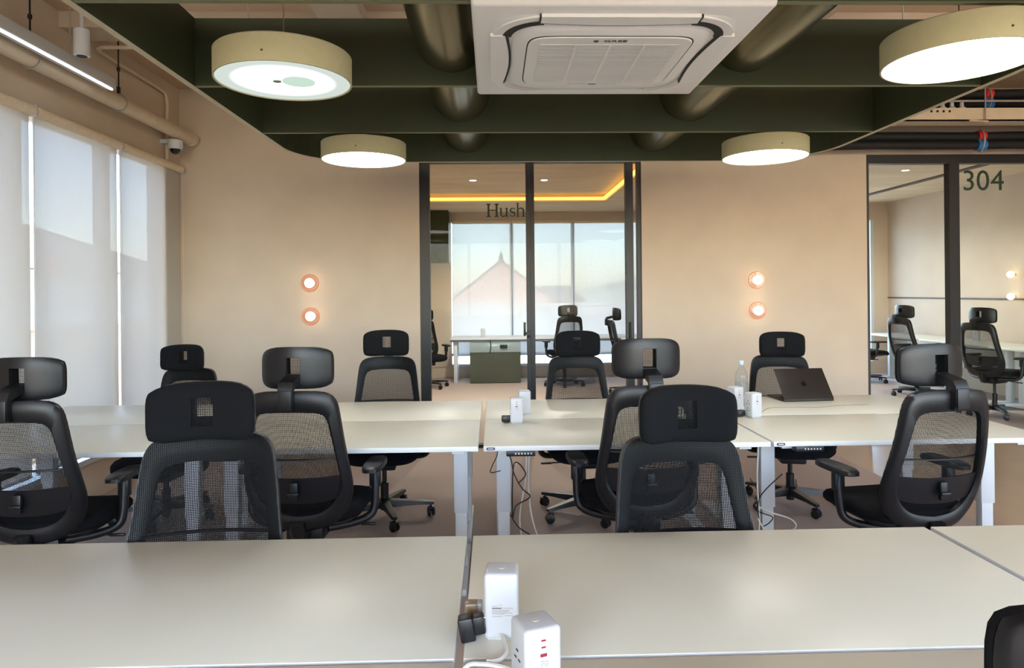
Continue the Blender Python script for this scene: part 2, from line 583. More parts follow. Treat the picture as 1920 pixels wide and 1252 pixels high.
# ceiling of the Hush room: tray with a warm LED cove; ceiling of 304
hz = 2.98
hc = struct(MB().box(-1.7, XH, YB + 0.12, 7.1, hz - 0.1, 3.3).box(-1.7, XH, 10.5, Y2, hz - 0.1, 3.3)
            .box(1.75, XH, 7.1, 10.5, hz - 0.1, 3.3).box(-1.7, 1.75, 7.1, 10.5, hz, 3.3).build('ceiling_hush', 'hush_ceiling', smooth=0))
tag(MB().box(-1.58, 1.74, 10.46, 10.49, hz - 0.085, hz - 0.045).box(1.71, 1.74, 7.12, 10.46, hz - 0.085, hz - 0.045)
    .build('led_strip', 'led_strip', smooth=0), 'glowing amber cove strip in the ceiling of the room behind the sliding door', 'led strip')
struct(MB().box(XH, XR, YB + 0.12, Y2, 3.0, 3.3).build('ceiling_office', 'hush_ceiling', smooth=0))
tag(MB().box(6.0, 6.1, 7.4, 11.3, 2.985, 3.0).build('linear_diffuser', 'dado', smooth=0),
    'dark brown linear air slot in the ceiling of room 304', 'air slot')
struct(MB().box(XR - 0.012, XR, YB + 0.15, Y2, 1.315, 1.335).build('trim_1', 'dado', smooth=0))
def glow(d, e):
    pl_ = bpy.data.lights.new('downlight_glow', 'SPOT')
    pl_.energy = e
    pl_.spot_size = math.radians(150)
    pl_.spot_blend = 0.6
    pl_.shadow_soft_size = 0.05
    pl_.color = (1.0, 0.93, 0.82)
    po_ = bpy.data.objects.new('downlight_glow', pl_)
    po_.location = (0, 0, -0.012)
    po_.parent = d
    COL.objects.link(po_)


for (y, t) in ((8.6, 'nearer'), (10.4, 'added farther')):  # the farther one is added to brighten the room
    d = thing('downlight', 'small recessed ceiling downlight in room 304, the %s one' % t, 'downlight', (5.3, y, 3.0))
    MB().lathe([(0.06, -0.006), (0.06, 0.0)], 20).build('trim_ring', 'white_plastic', d)
    MB().lathe([(0.045, -0.009), (0.045, -0.005)], 20).build('lens', 'led_white', d)
    glow(d, 110)
for (x, y, t) in ((-0.25, 9.1, 'left'), (0.70, 9.1, 'right')):
    d = thing('downlight', 'small white recessed downlight, %s of the pair behind the sliding glass door' % t, 'downlight', (x, y, hz))
    MB().lathe([(0.06, -0.006), (0.06, 0.0)], 20).build('trim_ring', 'white_plastic', d)
    MB().lathe([(0.045, -0.009), (0.045, -0.005)], 20).build('lens', 'led_white', d)
    glow(d, 190)

# ------------------------------------------------------------------ glazed fronts
d1 = struct(group_empty('door_1'), 'black framed sliding glass door lettered Hush')
YD = YB + 0.02


def bar(parent, x0, x1, z0, z1, y0=YD, y1=YD + 0.08, name='frame_bar', mat='black_metal'):
    return MB().box(x0, x1, y0, y1, z0, z1).build(name, mat, parent, smooth=0)


bar(d1, DH0, -0.595, 0, DT)
bar(d1, 0.325, 0.36, 0.0, DT)
bar(d1, 0.365, 0.405, 0.0, DT, YD + 0.03, YD + 0.09)
bar(d1, 1.285, 1.355, 0.0, DT)
bar(d1, 1.395, 1.43, 0.0, DT)
bar(d1, -0.595, 1.395, DT - 0.06, DT)
bar(d1, -0.595, 1.395, 0.0, 0.03, name='floor_track')
MB().box(-0.595, 0.325, YD + 0.03, YD + 0.04, 0.03, DT - 0.06).build('glass_pane', 'glass', d1, smooth=0)
MB().box(0.405, 1.285, YD + 0.05, YD + 0.06, 0.03, DT - 0.06).build('glass_pane', 'glass', d1, smooth=0)
hb = MB()
hb.rbox((0.30, YD - 0.035, 1.13), (0.022, 0.02, 0.13), 0.005)
hb.box(0.295, 0.34, YD - 0.035, YD, 1.075, 1.1)
hb.rbox((0.34, YD - 0.012, 1.08), (0.03, 0.03, 0.06), 0.006)
hb.build('handle', 'black_metal', d1)
MB().rbox((1.315, YD - 0.006, 1.10), (0.022, 0.012, 0.17), 0.005).build('pull', 'dark', d1)

# serif lettering "Hush" as cut vinyl
def serif(mb, x, y, wd, th=0.07):
    mb.ribbon([(x - wd / 2, y), (x + wd / 2, y)], th, 0.012)


def arc(cx, cy, rx, ry, a0, a1, n=10):
    return [(cx + rx * math.cos(math.radians(a0 + (a1 - a0) * i / n)), cy + ry * math.sin(math.radians(a0 + (a1 - a0) * i / n))) for i in range(n + 1)]


def hush_glyphs():
    H = MB()
    for x in (0.17, 0.79):
        H.ribbon([(x, 0), (x, 1)], 0.155, 0.012)
        serif(H, x, 0.0275, 0.34); serif(H, x, 0.9725, 0.34)
    H.ribbon([(0.17, 0.51), (0.79, 0.51)], 0.08, 0.012)
    u = MB()
    u.ribbon([(0.12, 0.68), (0.12, 0.22)] + arc(0.30, 0.20, 0.18, 0.17, 180, 330, 8), [0.12, 0.12] + [0.11 - 0.005 * i for i in range(9)], 0.012)
    u.ribbon([(0.56, 0.68), (0.56, 0)], 0.12, 0.012)
    u.ribbon([(0.0, 0.655), (0.17, 0.655)], 0.05, 0.012); u.ribbon([(0.44, 0.655), (0.6, 0.655)], 0.05, 0.012)
    u.ribbon([(0.5, 0.025), (0.70, 0.025)], 0.05, 0.012)
    u.ribbon([(0.45, 0.11), (0.56, 0.2)], 0.05, 0.012)
    s_ = MB()
    pth = arc(0.25, 0.50, 0.17, 0.155, 35, 235, 9) + [(0.25, 0.345)] + arc(0.25, 0.19, 0.18, 0.155, 55, -145, 9)
    wsd = [0.05, 0.055, 0.06, 0.07, 0.08, 0.09, 0.10, 0.11, 0.12, 0.13, 0.13] + [0.13, 0.12, 0.11, 0.10, 0.09, 0.08, 0.07, 0.06, 0.055, 0.05]
    s_.ribbon(pth, wsd[:len(pth)] + [0.05] * max(0, len(pth) - len(wsd)), 0.012)
    s_.ribbon([(0.405, 0.68), (0.405, 0.49)], 0.035, 0.012)
    s_.ribbon([(0.07, 0.22), (0.07, 0.0)], 0.035, 0.012)
    h = MB()
    h.ribbon([(0.12, 0), (0.12, 1.06)], 0.12, 0.012)
    h.ribbon([(0.0, 1.035), (0.17, 1.035)], 0.05, 0.012)
    h.ribbon(arc(0.36, 0.46, 0.20, 0.20, 160, 0, 8) + [(0.56, 0.0)], [0.05, 0.06, 0.075, 0.085, 0.095, 0.105, 0.115, 0.12, 0.12, 0.12], 0.012)
    serif(h, 0.12, 0.025, 0.30, 0.05); serif(h, 0.56, 0.025, 0.30, 0.05)
    return [(H, 0.0), (u, 1.0), (s_, 1.76), (h, 2.28)]


for (mb, off) in hush_glyphs():
    sc_ = 0.1255
    me = mb.mesh('letter', 'text_green', 0)
    me.transform(Matrix.Translation((-0.055 + off * sc_, YD + 0.0295, 2.205)) @ Matrix.Rotation(PI / 2, 4, 'X') @ Matrix.Scale(sc_, 4))
    obj('letter', me, d1)

d2 = struct(group_empty('door_2'), 'black framed glass front of room 304')
bar(d2, G0, G0 + 0.035, 0, GT)
bar(d2, G0 + 0.035, XR, GT - 0.085, GT)
bar(d2, 4.45, 4.55, 0.0, GT - 0.085)
bar(d2, 5.75, 5.85, 0.0, GT - 0.085)
bar(d2, G0 + 0.035, XR, 0.0, 0.03, name='floor_track')
for a, b in ((G0 + 0.035, 4.45), (4.55, 5.75), (5.85, XR)):
    MB().box(a, b, YD + 0.03, YD + 0.04, 0.03, GT - 0.085).build('glass_pane', 'glass', d2, smooth=0)
for ch, x in (('3', 4.665), ('0', 4.805), ('4', 4.95)):
    text('digit', ch, 0.283, 'text_green', d2, Matrix.Translation((x, YD + 0.0285, 2.52)) @ Matrix.Rotation(PI / 2, 4, 'X'), 0.001)

# ================================================================== CEILING RAFT
RX0, RX1, RY0, RY1, RZ, RH = -1.325, 2.25, 0.35, 4.80, 2.395, 0.30
raft = thing('ceiling_raft', 'dark green suspended ceiling raft with cross fins and rounded corners', 'ceiling raft')


def rrect(x0, x1, y0, y1, r, k=10):
    pts = []
    for cx, cy, a in ((x1 - r, y0 + r, -90), (x1 - r, y1 - r, 0), (x0 + r, y1 - r, 90), (x0 + r, y0 + r, 180)):
        pts += [(cx + r * math.cos(math.radians(a + 90 * i / k)), cy + r * math.sin(math.radians(a + 90 * i / k))) for i in range(k + 1)]
    return pts


rim = MB()
po, pi_ = rrect(RX0, RX1, RY0, RY1, 0.52), rrect(RX0 + 0.03, RX1 - 0.03, RY0 + 0.03, RY1 - 0.03, 0.49)
n = len(po)
vs = [(p[0], p[1], RZ) for p in po] + [(p[0], p[1], RZ) for p in pi_] + [(p[0], p[1], RZ + RH) for p in po] + [(p[0], p[1], RZ + RH) for p in pi_]
for i in range(n):
    j = (i + 1) % n
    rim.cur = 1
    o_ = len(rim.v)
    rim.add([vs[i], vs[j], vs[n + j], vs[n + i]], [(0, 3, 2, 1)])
    rim.cur = 0
    rim.add([vs[i], vs[j], vs[2 * n + j], vs[2 * n + i]], [(0, 1, 2, 3)])
    rim.add([vs[n + i], vs[n + j], vs[3 * n + j], vs[3 * n + i]], [(0, 3, 2, 1)])
    rim.add([vs[2 * n + i], vs[2 * n + j], vs[3 * n + j], vs[3 * n + i]], [(0, 1, 2, 3)])
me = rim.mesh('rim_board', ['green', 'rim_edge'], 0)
bm = bmesh.new(); bm.from_mesh(me); bmesh.ops.remove_doubles(bm, verts=bm.verts, dist=1e-4); bmesh.ops.recalc_face_normals(bm, faces=bm.faces); bm.to_mesh(me); bm.free()
obj('rim_board', me, raft)
for y in (1.27, 2.15, 3.03, 3.91):
    f = MB().box(RX0 + 0.03, RX1 - 0.03, y, y + 0.022, RZ + 0.004, RZ + RH)
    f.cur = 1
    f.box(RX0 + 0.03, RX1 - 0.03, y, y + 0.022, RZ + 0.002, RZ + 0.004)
    f.build('fin', ['green', 'green_lit_edge'], raft, smooth=0)
for y in (1.7, 3.5):
    for x in (RX0 + 0.1, RX1 - 0.1):
        MB().tube([(x, y, RZ + RH - 0.01), (x, y, ZC)], 0.004, 6).build('hanger_rod', 'clamp', raft)
for x, lb in ((-0.172, 'green round air duct through the raft, left of the air conditioner'), (1.135, 'green round air duct through the raft, right of the air conditioner')):
    r = 0.165
    zc = CAM_Z + 0.975 + r
    d = thing('air_duct', lb, 'air duct', (x, 0, zc))
    T = Matrix.Rotation(-PI / 2, 4, 'X')
    MB().lathe([(r - 0.004, 0.4), (r, 0.42), (r, 4.76), (r - 0.004, 4.78)], 48, T=T).build('pipe_run', 'duct', d)
    for y in (1.9,):
        MB().lathe([(r + 0.003, y - 0.02), (r + 0.008, y), (r + 0.003, y + 0.02)], 48, T=T).build('joint_collar', 'duct', d)

# ------------------------------------------------------------------ cassette air conditioner
AX, AY = 0.418, 2.57
ac = thing('air_conditioner', 'white square four-way ceiling cassette air conditioner', 'air conditioner', (AX, AY, 2.36))
MB().rbox((0, 0, 0.018), (0.955, 0.955, 0.034), 0.014, 3).build('panel', 'ac_white', ac)
MB().box(-0.40, 0.40, -0.40, 0.40, 0.034, 0.30).build('casing', 'ac_grey', ac, smooth=0)


def sup(hw, hh, e=5.0, n=64):
    out = []
    for i in range(n):
        a = 2 * PI * i / n
        c, s = math.cos(a), math.sin(a)
        out.append((hw * abs(c) ** (2 / e) * (1 if c > 0 else -1), hh * abs(s) ** (2 / e) * (1 if s > 0 else -1)))
    return out


def dome(hw, hh, z0, z1, inset, e=5.0):
    mb = MB()
    a, b = sup(hw, hh, e), sup(hw - inset, hh - inset, e)
    n = len(a)
    mb.add([(p[0], p[1], z0) for p in a] + [(p[0], p[1], z1) for p in b],
           [(i, (i + 1) % n, n + (i + 1) % n, n + i) for i in range(n)] + [tuple(range(n, 2 * n)), tuple(range(n - 1, -1, -1))])
    return mb


dome(0.415, 0.415, 0.002, -0.004, 0.012, 7).build('surround', 'ac_white', ac)
dome(0.345, 0.345, -0.004, -0.016, 0.02, 6).build('centre_body', 'ac_white', ac)
dome(0.292, 0.272, -0.016, -0.0175, 0.004, 9).build('grille_seam', 'dark', ac)
dome(0.289, 0.269, -0.016, -0.021, 0.004, 9).build('grille_door', 'ac_white', ac)
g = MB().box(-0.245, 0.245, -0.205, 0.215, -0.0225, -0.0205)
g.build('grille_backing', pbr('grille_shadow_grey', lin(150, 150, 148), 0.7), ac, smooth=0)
g = MB()
for i in range(34):
    y = -0.205 + i * 0.42 / 33
    g.box(-0.245, 0.245, y - 0.0030, y + 0.0030, -0.0238, -0.022)
go = g.build('grille_slats', 'ac_white', ac, smooth=0)
go['kind'] = 'stuff'
for x in (-0.12, 0.0, 0.12):
    MB().box(x - 0.004, x + 0.004, -0.205, 0.215, -0.0245, -0.022).build('grille_rib', 'ac_white', ac, smooth=0)
for k in range(4):
    T = Matrix.Rotation(k * PI / 2, 4, 'Z')
    v = MB()
    pts = [(-0.255, -0.418), (0.255, -0.418), (0.255, -0.368)] + [(0.255 - 0.51 * i / 10, -0.368 + 0.018 * math.sin(PI * i / 10)) for i in range(1, 10)] + [(-0.255, -0.368)]
    v.prism(pts, -0.012, 0.0, T)
    v.build('vane', 'ac_white', ac, smooth=0)
    sl = MB()
    pts = [(-0.257 + 0.514 * i / 10, -0.365 + 0.018 * math.sin(PI * i / 10)) for i in range(11)]
    sl.ribbon(pts, 0.004 if k == 0 else 0.010, 0.006, T @ Matrix.Translation((0, 0, -0.0115)))
    sl.build('air_slot', 'ac_grey' if k == 2 else 'dark', ac, smooth=0)  # slot shade is put into the colour, far slot left pale
    T2 = Matrix.Rotation(k * PI / 2, 4, 'Z')
    c2 = MB()
    c2.ribbon(arc(0.235, 0.235, 0.128, 0.128, 4, 86, 12), 0.03, 0.008, T2 @ Matrix.Translation((0, 0, -0.010)))
    c2.build('corner_slot', 'dark' if k > 1 else 'ac_grey', ac, smooth=0)  # shade of the near corner openings painted dark, far corners pale
    c3 = MB()
    c3.ribbon(arc(0.235, 0.235, 0.158, 0.158, 0, 90, 12), 0.032, 0.010, T2 @ Matrix.Translation((0, 0, -0.009)))
    c3.build('corner_scoop', 'ac_white', ac, smooth=0)
for x in (-0.258, 0.258):
    MB().box(x - 0.003, x + 0.003, -0.42, -0.366, -0.0125, -0.002).build('vane_joint', 'dark', ac, smooth=0)
TA = Matrix.Rotation(PI, 4, 'X')
text('brand_mark', 'GREE', 0.026, 'text_dark', ac, Matrix.Translation((0.012, -0.236, -0.0218)) @ TA, 0.0005, xs=1.35)
MB().lathe([(0.009, -0.0226), (0.009, -0.021)], 16, (-0.055, -0.236, 0)).build('brand_mark', 'text_dark', ac)
MB().rbox((0.0, 0.241, -0.0215), (0.20, 0.014, 0.002), 0.0009).build('indicator_strip', 'ac_grey', ac)
MB().rbox((0.0, 0.241, -0.0225), (0.03, 0.008, 0.002), 0.0009).build('indicator_window', 'dark', ac)

# ------------------------------------------------------------------ pendant drum lamps
LB = 2.28
R = 0.25
shade_me = MB().lathe([(R - 0.006, 0.0), (R, 0.0), (R, 0.098), (R - 0.004, 0.102), (0.004, 0.102), (0.004, 0.098), (R - 0.006, 0.096), (R - 0.006, 0.0)], 72, caps=False).mesh('drum_shade', 'shade')
diff_me = MB().lathe([(R - 0.007, 0.004), (R - 0.007, 0.010)], 72).mesh('diffuser', 'diffuser')
dim_me = MB().lathe([(R - 0.007, 0.004), (R - 0.007, 0.010)], 72).mesh('diffuser', 'diffuser_dim')
wire_me = MB().tube([(0, 0, 0.10), (0, 0, ZC - LB)], 0.0022, 6).mesh('wire', 'clamp')
screw_me = MB().lathe([(0.004, 0), (0.004, 0.003)], 8, T=Matrix.Translation((0, -R - 0.002, 0.035)) @ Matrix.Rotation(-PI / 2, 4, 'X')).mesh('screw', 'text_dark')
for (x, y, dm, lb) in ((-0.78, 2.60, 1, 'large cream drum pendant at upper left with a dim patchy diffuser'),
                       (-0.765, 4.12, 0, 'small-looking cream drum pendant over the wall left of the Hush door'),
                       (1.655, 4.09, 0, 'bright cream drum pendant at the right rear of the raft'),
                       (1.665, 2.38, 0, 'big bright cream drum pendant at the upper right corner')):
    p = thing('pendant_lamp', lb, 'pendant lamp', (x, y, LB), 0, 'drum pendants under the green raft')
    obj('drum_shade', shade_me, p)
    obj('diffuser', dim_me if dm else diff_me, p)
    obj('wire', wire_me, p)
    obj('screw', screw_me, p)
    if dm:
        MB().lathe([(0.06, -0.0), (0.06, 0.004)], 32, (0.055, 0.0, 0)).build('dim_glow_disc', emission('dim_glow_disc', (0.62, 0.80, 0.66, 1), 0.55), p)  # added greenish disc imitating a dim patch in the lamp's glow
        MB().lathe([(0.016, -0.001), (0.016, 0.003)], 16, (-0.022, -0.012, 0)).build('driver_shadow_disc', 'cabinet', p)  # dark disc painted in as a shadow spot on the diffuser

# ------------------------------------------------------------------ wall sconces
for (x, z, lb) in ((-1.705, 1.585, 'upper pink glass disc sconce left of the Hush door'), (-1.70, 1.275, 'lower pink glass disc sconce left of the Hush door'),
                   (2.51, 1.575, 'upper pink glass disc sconce between the two glass doors'), (2.515, 1.285, 'lower pink glass disc sconce between the two glass doors')):
    s = thing('wall_sconce', lb, 'wall lamp', (x, YB, z), 0, 'round wall sconces')
    T = Matrix.Rotation(PI / 2, 4, 'X')
    MB().lathe([(0.035, 0), (0.035, 0.012), (0.012, 0.018), (0.012, 0.075)], 24, T=T).build('wall_mount', 'white_plastic', s)
    MB().lathe([(0.02, 0.076), (0.078, 0.074), (0.085, 0.080), (0.078, 0.086), (0.02, 0.086)], 40, T=T).build('glass_disc', 'pink_glass', s)
    MB().tube([(0.079 * math.cos(a), -0.08, 0.079 * math.sin(a)) for a in [2 * PI * i / 40 for i in range(40)]], 0.0035, 6, closed=True).build('disc_rim', pbr('disc_rim', lin(200, 158, 140), 0.3), s)
    MB().lathe([(0.001, 0.052), (0.025, 0.06), (0.041, 0.085), (0.044, 0.105), (0.036, 0.130), (0.018, 0.145), (0.001, 0.149)], 24, T=T).build('bulb', 'bulb', s)

# ================================================================== BLINDS, PIPES on the left
bl = [(3.30, 4.388), (4.418, 5.392), (5.422, 6.44)]
names = ['beige roller blind at the left picture edge', 'beige roller blind between the two bright window gaps', 'beige roller blind next to the far left corner']
for i, (a, b) in enumerate(bl):
    t = thing('roller_blind', names[i] if i < 3 else 'beige roller blind further along the window wall', 'roller blind', (XL + 0.037, 0, 2.655), 0, 'roller blinds on the left window wall')
    MB().box(-0.0215, -0.0185, a + 0.004, b - 0.004, -2.30, 0.0).build('cloth', 'blind', t, smooth=0)
    MB().tube([(0, a, 0), (0, b, 0)], 0.034, 14).build('roller_tube', 'blind_tube', t)
    MB().tube([(-0.02, a + 0.01, -2.305), (-0.02, b - 0.01, -2.305)], 0.011, 8).build('bottom_rail', 'white_plastic', t)
    MB().rbox((0.0, b + 0.008, 0), (0.05, 0.016, 0.075), 0.006).build('bracket', 'white_plastic', t)
    if i < 3:
        MB().tube([(0.03, b - 0.03, -0.02), (0.03, b - 0.03, -1.7)], 0.0018, 5).build('pull_chain', 'white_plastic', t)
hbx = [(-0.70, 0.325), (0.345, 1.40), (1.42, 3.3)]
hn = ['left', 'middle', 'right']
for i, (a, b) in enumerate(hbx):
    t = thing('roller_blind', 'sheer pale blind, %s one at the far window seen through the sliding door' % hn[i], 'roller blind', (0, Y2 - 0.05, 2.70), 0, 'sheer blinds at the far window')
    MB().box(a, b, -0.0015, 0.0015, -2.30, 0.0).build('cloth', 'blind_sheer', t, smooth=0)
    MB().tube([(a, 0, 0), (b, 0, 0)], 0.028, 12).build('roller_tube', 'blind_tube', t)

pp = thing('ceiling_pipe', 'thick cream pipe running above the left blinds to the corner', 'pipe', (XL + 0.14, 0, 2.93))
MB().tube([(0, -2, 0), (0, 6.42, 0)], 0.058, 18).build('pipe_run', 'pipe_beige', pp)
MB().lathe([(0.065, 0), (0.065, 0.05)], 18, T=Matrix.Translation((0, 6.45, 0)) @ Matrix.Rotation(PI / 2, 4, 'X')).build('end_flange', 'pipe_beige', pp)
for y in (4.22, 5.2):
    h = MB().tube([(0.064 * math.cos(a), y, 0.064 * math.sin(a)) for a in [2 * PI * i / 24 for i in range(24)]], 0.006, 6, closed=True)
    ho = h.build('pipe_hanger', 'clamp', pp)
    MB().tube([(0, y, 0.06), (0, y, ZC - 2.93)], 0.006, 6).build('threaded_rod', 'black_metal', ho)
    MB().rbox((0, y, 0.095), (0.022, 0.022, 0.05), 0.004).build('rod_nut', 'black_metal', ho)
    MB().rbox((0, y, 0.25), (0.02, 0.02, 0.03), 0.004).build('rod_nut', 'black_metal', ho)

cd = MB().tube(catmull([(-2.2, 5.02, 3.28), (-2.75, 5.02, 3.28), (-2.83, 5.04, 3.28), (-2.87, 5.12, 3.28), (-2.885, 5.6, 3.285), (-2.90, 6.08, 3.29), (-2.90, 6.17, 3.27), (-2.90, 6.20, 3.18), (-2.905, 6.20, 3.0), (-2.905, 6.20, 2.70)], 5), 0.014, 8)
tag(cd.build('conduit', 'pipe_beige'), 'thin cream conduit bending down into the far left corner', 'conduit')

lf = thing('linear_light', 'white linear batten light above the left blinds', 'batten light', (-2.63, 0, 2.945))
MB().rbox((0, 2.5, 0), (0.075, 4.6, 0.075), 0.006).build('housing', 'white_plastic', lf)
MB().box(0.012, 0.026, 0.25, 4.78, -0.046, -0.036).build('tube_strip', 'led_white', lf, smooth=0)
for y in (1.2, 4.35):
    MB().tube([(0, y, 0.03), (0, y, ZC - 2.945)], 0.005, 6).build('hanger_rod', 'clamp', lf)
sp = thing('spotlight', 'small white cylinder spotlight above the left blinds', 'spotlight', (-2.50, 4.25, 2.95))
MB().lathe([(0.034, 0), (0.045, 0.004), (0.045, 0.16), (0.040, 0.165)], 24).build('can', 'white_plastic', sp)
MB().tube([(0, 0, 0.16), (0, 0, ZC - 2.95)], 0.012, 10).build('stem', 'white_plastic', sp)
MB().lathe([(0.03, -0.002), (0.03, 0.002)], 20).build('lens', 'dark', sp)
cc = thing('dome_camera', 'white dome security camera in the far left corner under the pipe', 'camera', (XL + 0.12, 6.15, 2.78))
MB().box(-0.12, 0.0, -0.03, 0.03, 0.05, 0.085).build('wall_arm', 'white_plastic', cc)
MB().lathe([(0.055, 0.0), (0.064, 0.02), (0.064, 0.075), (0.05, 0.085)], 24).build('housing', 'white_plastic', cc)
MB().lathe([(0.006, -0.045), (0.028, -0.036), (0.042, -0.015), (0.046, 0.004)], 24).build('dome', pbr('dome_black', lin(20, 20, 22), 0.1), cc)

# ------------------------------------------------------------------ services above room 304
def wavy(y, z, x0, x1, amp, ph, n=18):
    return [(x0 + (x1 - x0) * i / n, y, z + amp * math.sin(ph + i * 1.35) * (0.6 + 0.4 * math.sin(i * 0.7))) for i in range(n + 1)]


for (y, z, lb, ph) in ((6.30, 2.905, 'upper black insulated pipe of the lower bundle over room 304', 0.0), (6.30, 2.825, 'lower black insulated pipe of the bundle right above the 304 frame', 1.0),
                       (6.10, 3.245, 'topmost black insulated pipe near the ceiling above room 304', 0.5), (6.10, 3.160, 'second black insulated pipe below the ceiling above room 304', 2.0),
                       (6.32, 3.085, 'thin black pipe behind the cable tray above room 304', 1.4)):
    tag(MB().tube(wavy(y, z, 2.3, XR, 0.006, ph), 0.043 if z != 3.085 else 0.03, 12).build('insulated_pipe', 'pipe_black'), lb, 'pipe')
for (x, y, z, lb) in ((4.60, 6.30, 2.865, 'pipe clamp with red and blue wrap on the bundle right above the 304 frame'),
                      (4.52, 6.10, 3.20, 'pipe clamp with red and blue wrap close to the ceiling')):
    t = thing('pipe_clamp', lb, 'pipe clamp', (x, y, z))
    TT = Matrix.Rotation(PI / 2, 4, 'Y')
    MB().lathe([(0.051, -0.035), (0.051, 0.035)], 20, T=Matrix.Translation((0, 0, 0.041)) @ TT).build('red_band', 'red', t)
    MB().lathe([(0.052, -0.04), (0.052, 0.04)], 20, T=Matrix.Translation((0, 0, -0.041)) @ TT).build('blue_band', 'blue', t)
    MB().tube([(0, 0.060 * math.cos(a), 0.100 * math.sin(a)) for a in [2 * PI * i / 28 for i in range(28)]], 0.008, 6, closed=True).build('strap', 'clamp', t)
    MB().tube([(0, 0, 0.085), (0, 0, ZC - z)], 0.005, 6).build('threaded_rod', 'clamp', t)
tr = thing('cable_tray', 'cream metal cable tray with a row of holes above room 304', 'cable tray', (0, 5.95, 2.965))
MB().box(3.0, XR, 0, 0.2, 0.0, 0.012).box(3.0, XR, 0, 0.012, 0.0, 0.115).box(3.0, XR, 0.188, 0.2, 0.0, 0.115).build('tray_channel', 'pipe_beige', tr, smooth=0)
for x in (3.905, 3.96, 4.015, 4.07):
    MB().lathe([(0.011, -0.002), (0.011, 0.002)], 12, T=Matrix.Translation((x, -0.001, 0.085)) @ Matrix.Rotation(PI / 2, 4, 'X')).build('hole', 'dark', tr)
for x in (4.04, 4.125, 4.215):
    MB().lathe([(0.036, 0.115), (0.030, 0.13), (0.018, 0.138), (0.015, 0.18)], 16, (x, 0.05, 0)).build('cable_gland', 'white_plastic', tr)
MB().tube([(3.9, 0.02, 0.182), (XR, 0.02, 0.182)], 0.010, 8).build('support_channel', 'clamp', tr)
MB().tube([(4.38, -0.02, -0.03), (4.38, -0.02, ZC - 2.965)], 0.006, 6).build('hanger_rod', 'clamp', tr)
MB().tube([(4.40, -0.02, -0.01), (4.10, -0.22, -0.05)], 0.009, 8).build('brace_arm', 'pipe_beige', tr)

# ================================================================== DESKS
DW, DD, DZ = 1.40, 0.70, 0.74


def desk_protos():
    """local: origin at floor, centre of the desk; user sits at -Y"""
    P = {}
    top = MB()
    top.rbox((0, 0, DZ - 0.0125), (DW, DD, 0.025), 0.0025, 2)
    # crown faces take the top laminate, the band the lighter edging
    top.mi = [0 if all(top.v[i][2] > DZ - 0.004 for i in f) else 1 for f in top.f]
    P['tabletop'] = top.mesh('tabletop', ['desk_top', 'desk_edge'], 30)
    c = MB().rbox((0, 0, 0.515), (0.075, 0.06, 0.395), 0.004)
    P['column'] = c.mesh('column', 'desk_metal')
    P['inner_column'] = MB().rbox((0, 0, 0.19), (0.063, 0.048, 0.32), 0.004).mesh('inner_column', 'desk_metal')
    P['foot'] = MB().rbox((0, 0, 0.018), (0.075, 0.62, 0.036), 0.006).mesh('foot', 'desk_metal')
    P['top_bracket'] = MB().box(-0.03, 0.03, -0.28, 0.28, DZ - 0.05, DZ - 0.025).mesh('top_bracket', 'desk_metal', 0)
    P['crossbar'] = MB().box(-0.60, 0.60, -0.025, 0.025, DZ - 0.068, DZ - 0.03).mesh('crossbar', 'desk_metal', 0)
    k = MB().rbox((-0.52, -0.325, DZ - 0.0385), (0.14, 0.05, 0.026), 0.003)
    P['keypad'] = k.mesh('keypad', 'black_plastic')
    P['button'] = MB().rbox((0, 0, 0), (0.007, 0.002, 0.008), 0.0008, 1).mesh('button', 'white_plastic')
    P['badge'] = MB().rbox((0, 0, 0), (0.042, 0.002, 0.013), 0.006, 3, axes=1).mesh('badge', 'navy')
    P['badge_text'] = MB().rbox((0, 0, 0), (0.028, 0.002, 0.0045), 0.0015, 2, axes=1).mesh('badge_text', 'white_plastic')
    return P


DP = desk_protos()


def desk(x0, yc, rz, label, badge=True, group='white sit-stand desks', wd=DW):
    t = thing('standing_desk', label, 'desk', (x0 + wd / 2, yc, 0), rz, group)
    tp = obj('tabletop', DP['tabletop'], t)
    tp.scale.x = wd / DW
    for s in (-1, 1):
        x = s * (DW / 2 - 0.10)
        co = obj('column', DP['column'], t, (x, 0, 0))
        obj('inner_column', DP['inner_column'], co)
        obj('foot', DP['foot'], t, (x, 0, 0))
        obj('top_bracket', DP['top_bracket'], t, (x, 0, 0))
    obj('crossbar', DP['crossbar'], t)
    kp = obj('keypad', DP['keypad'], t)
    for i in range(6):
        obj('button', DP['button'], kp, (-0.545 + 0.015 * i, -0.351, DZ - 0.038))
    if badge:
        b = obj('badge', DP['badge'], t, (-DW / 2 + 0.035, -DD / 2 - 0.0005, DZ - 0.0125))
        obj('badge_text', DP['badge_text'], b, (0, -0.0009, 0))
    return t


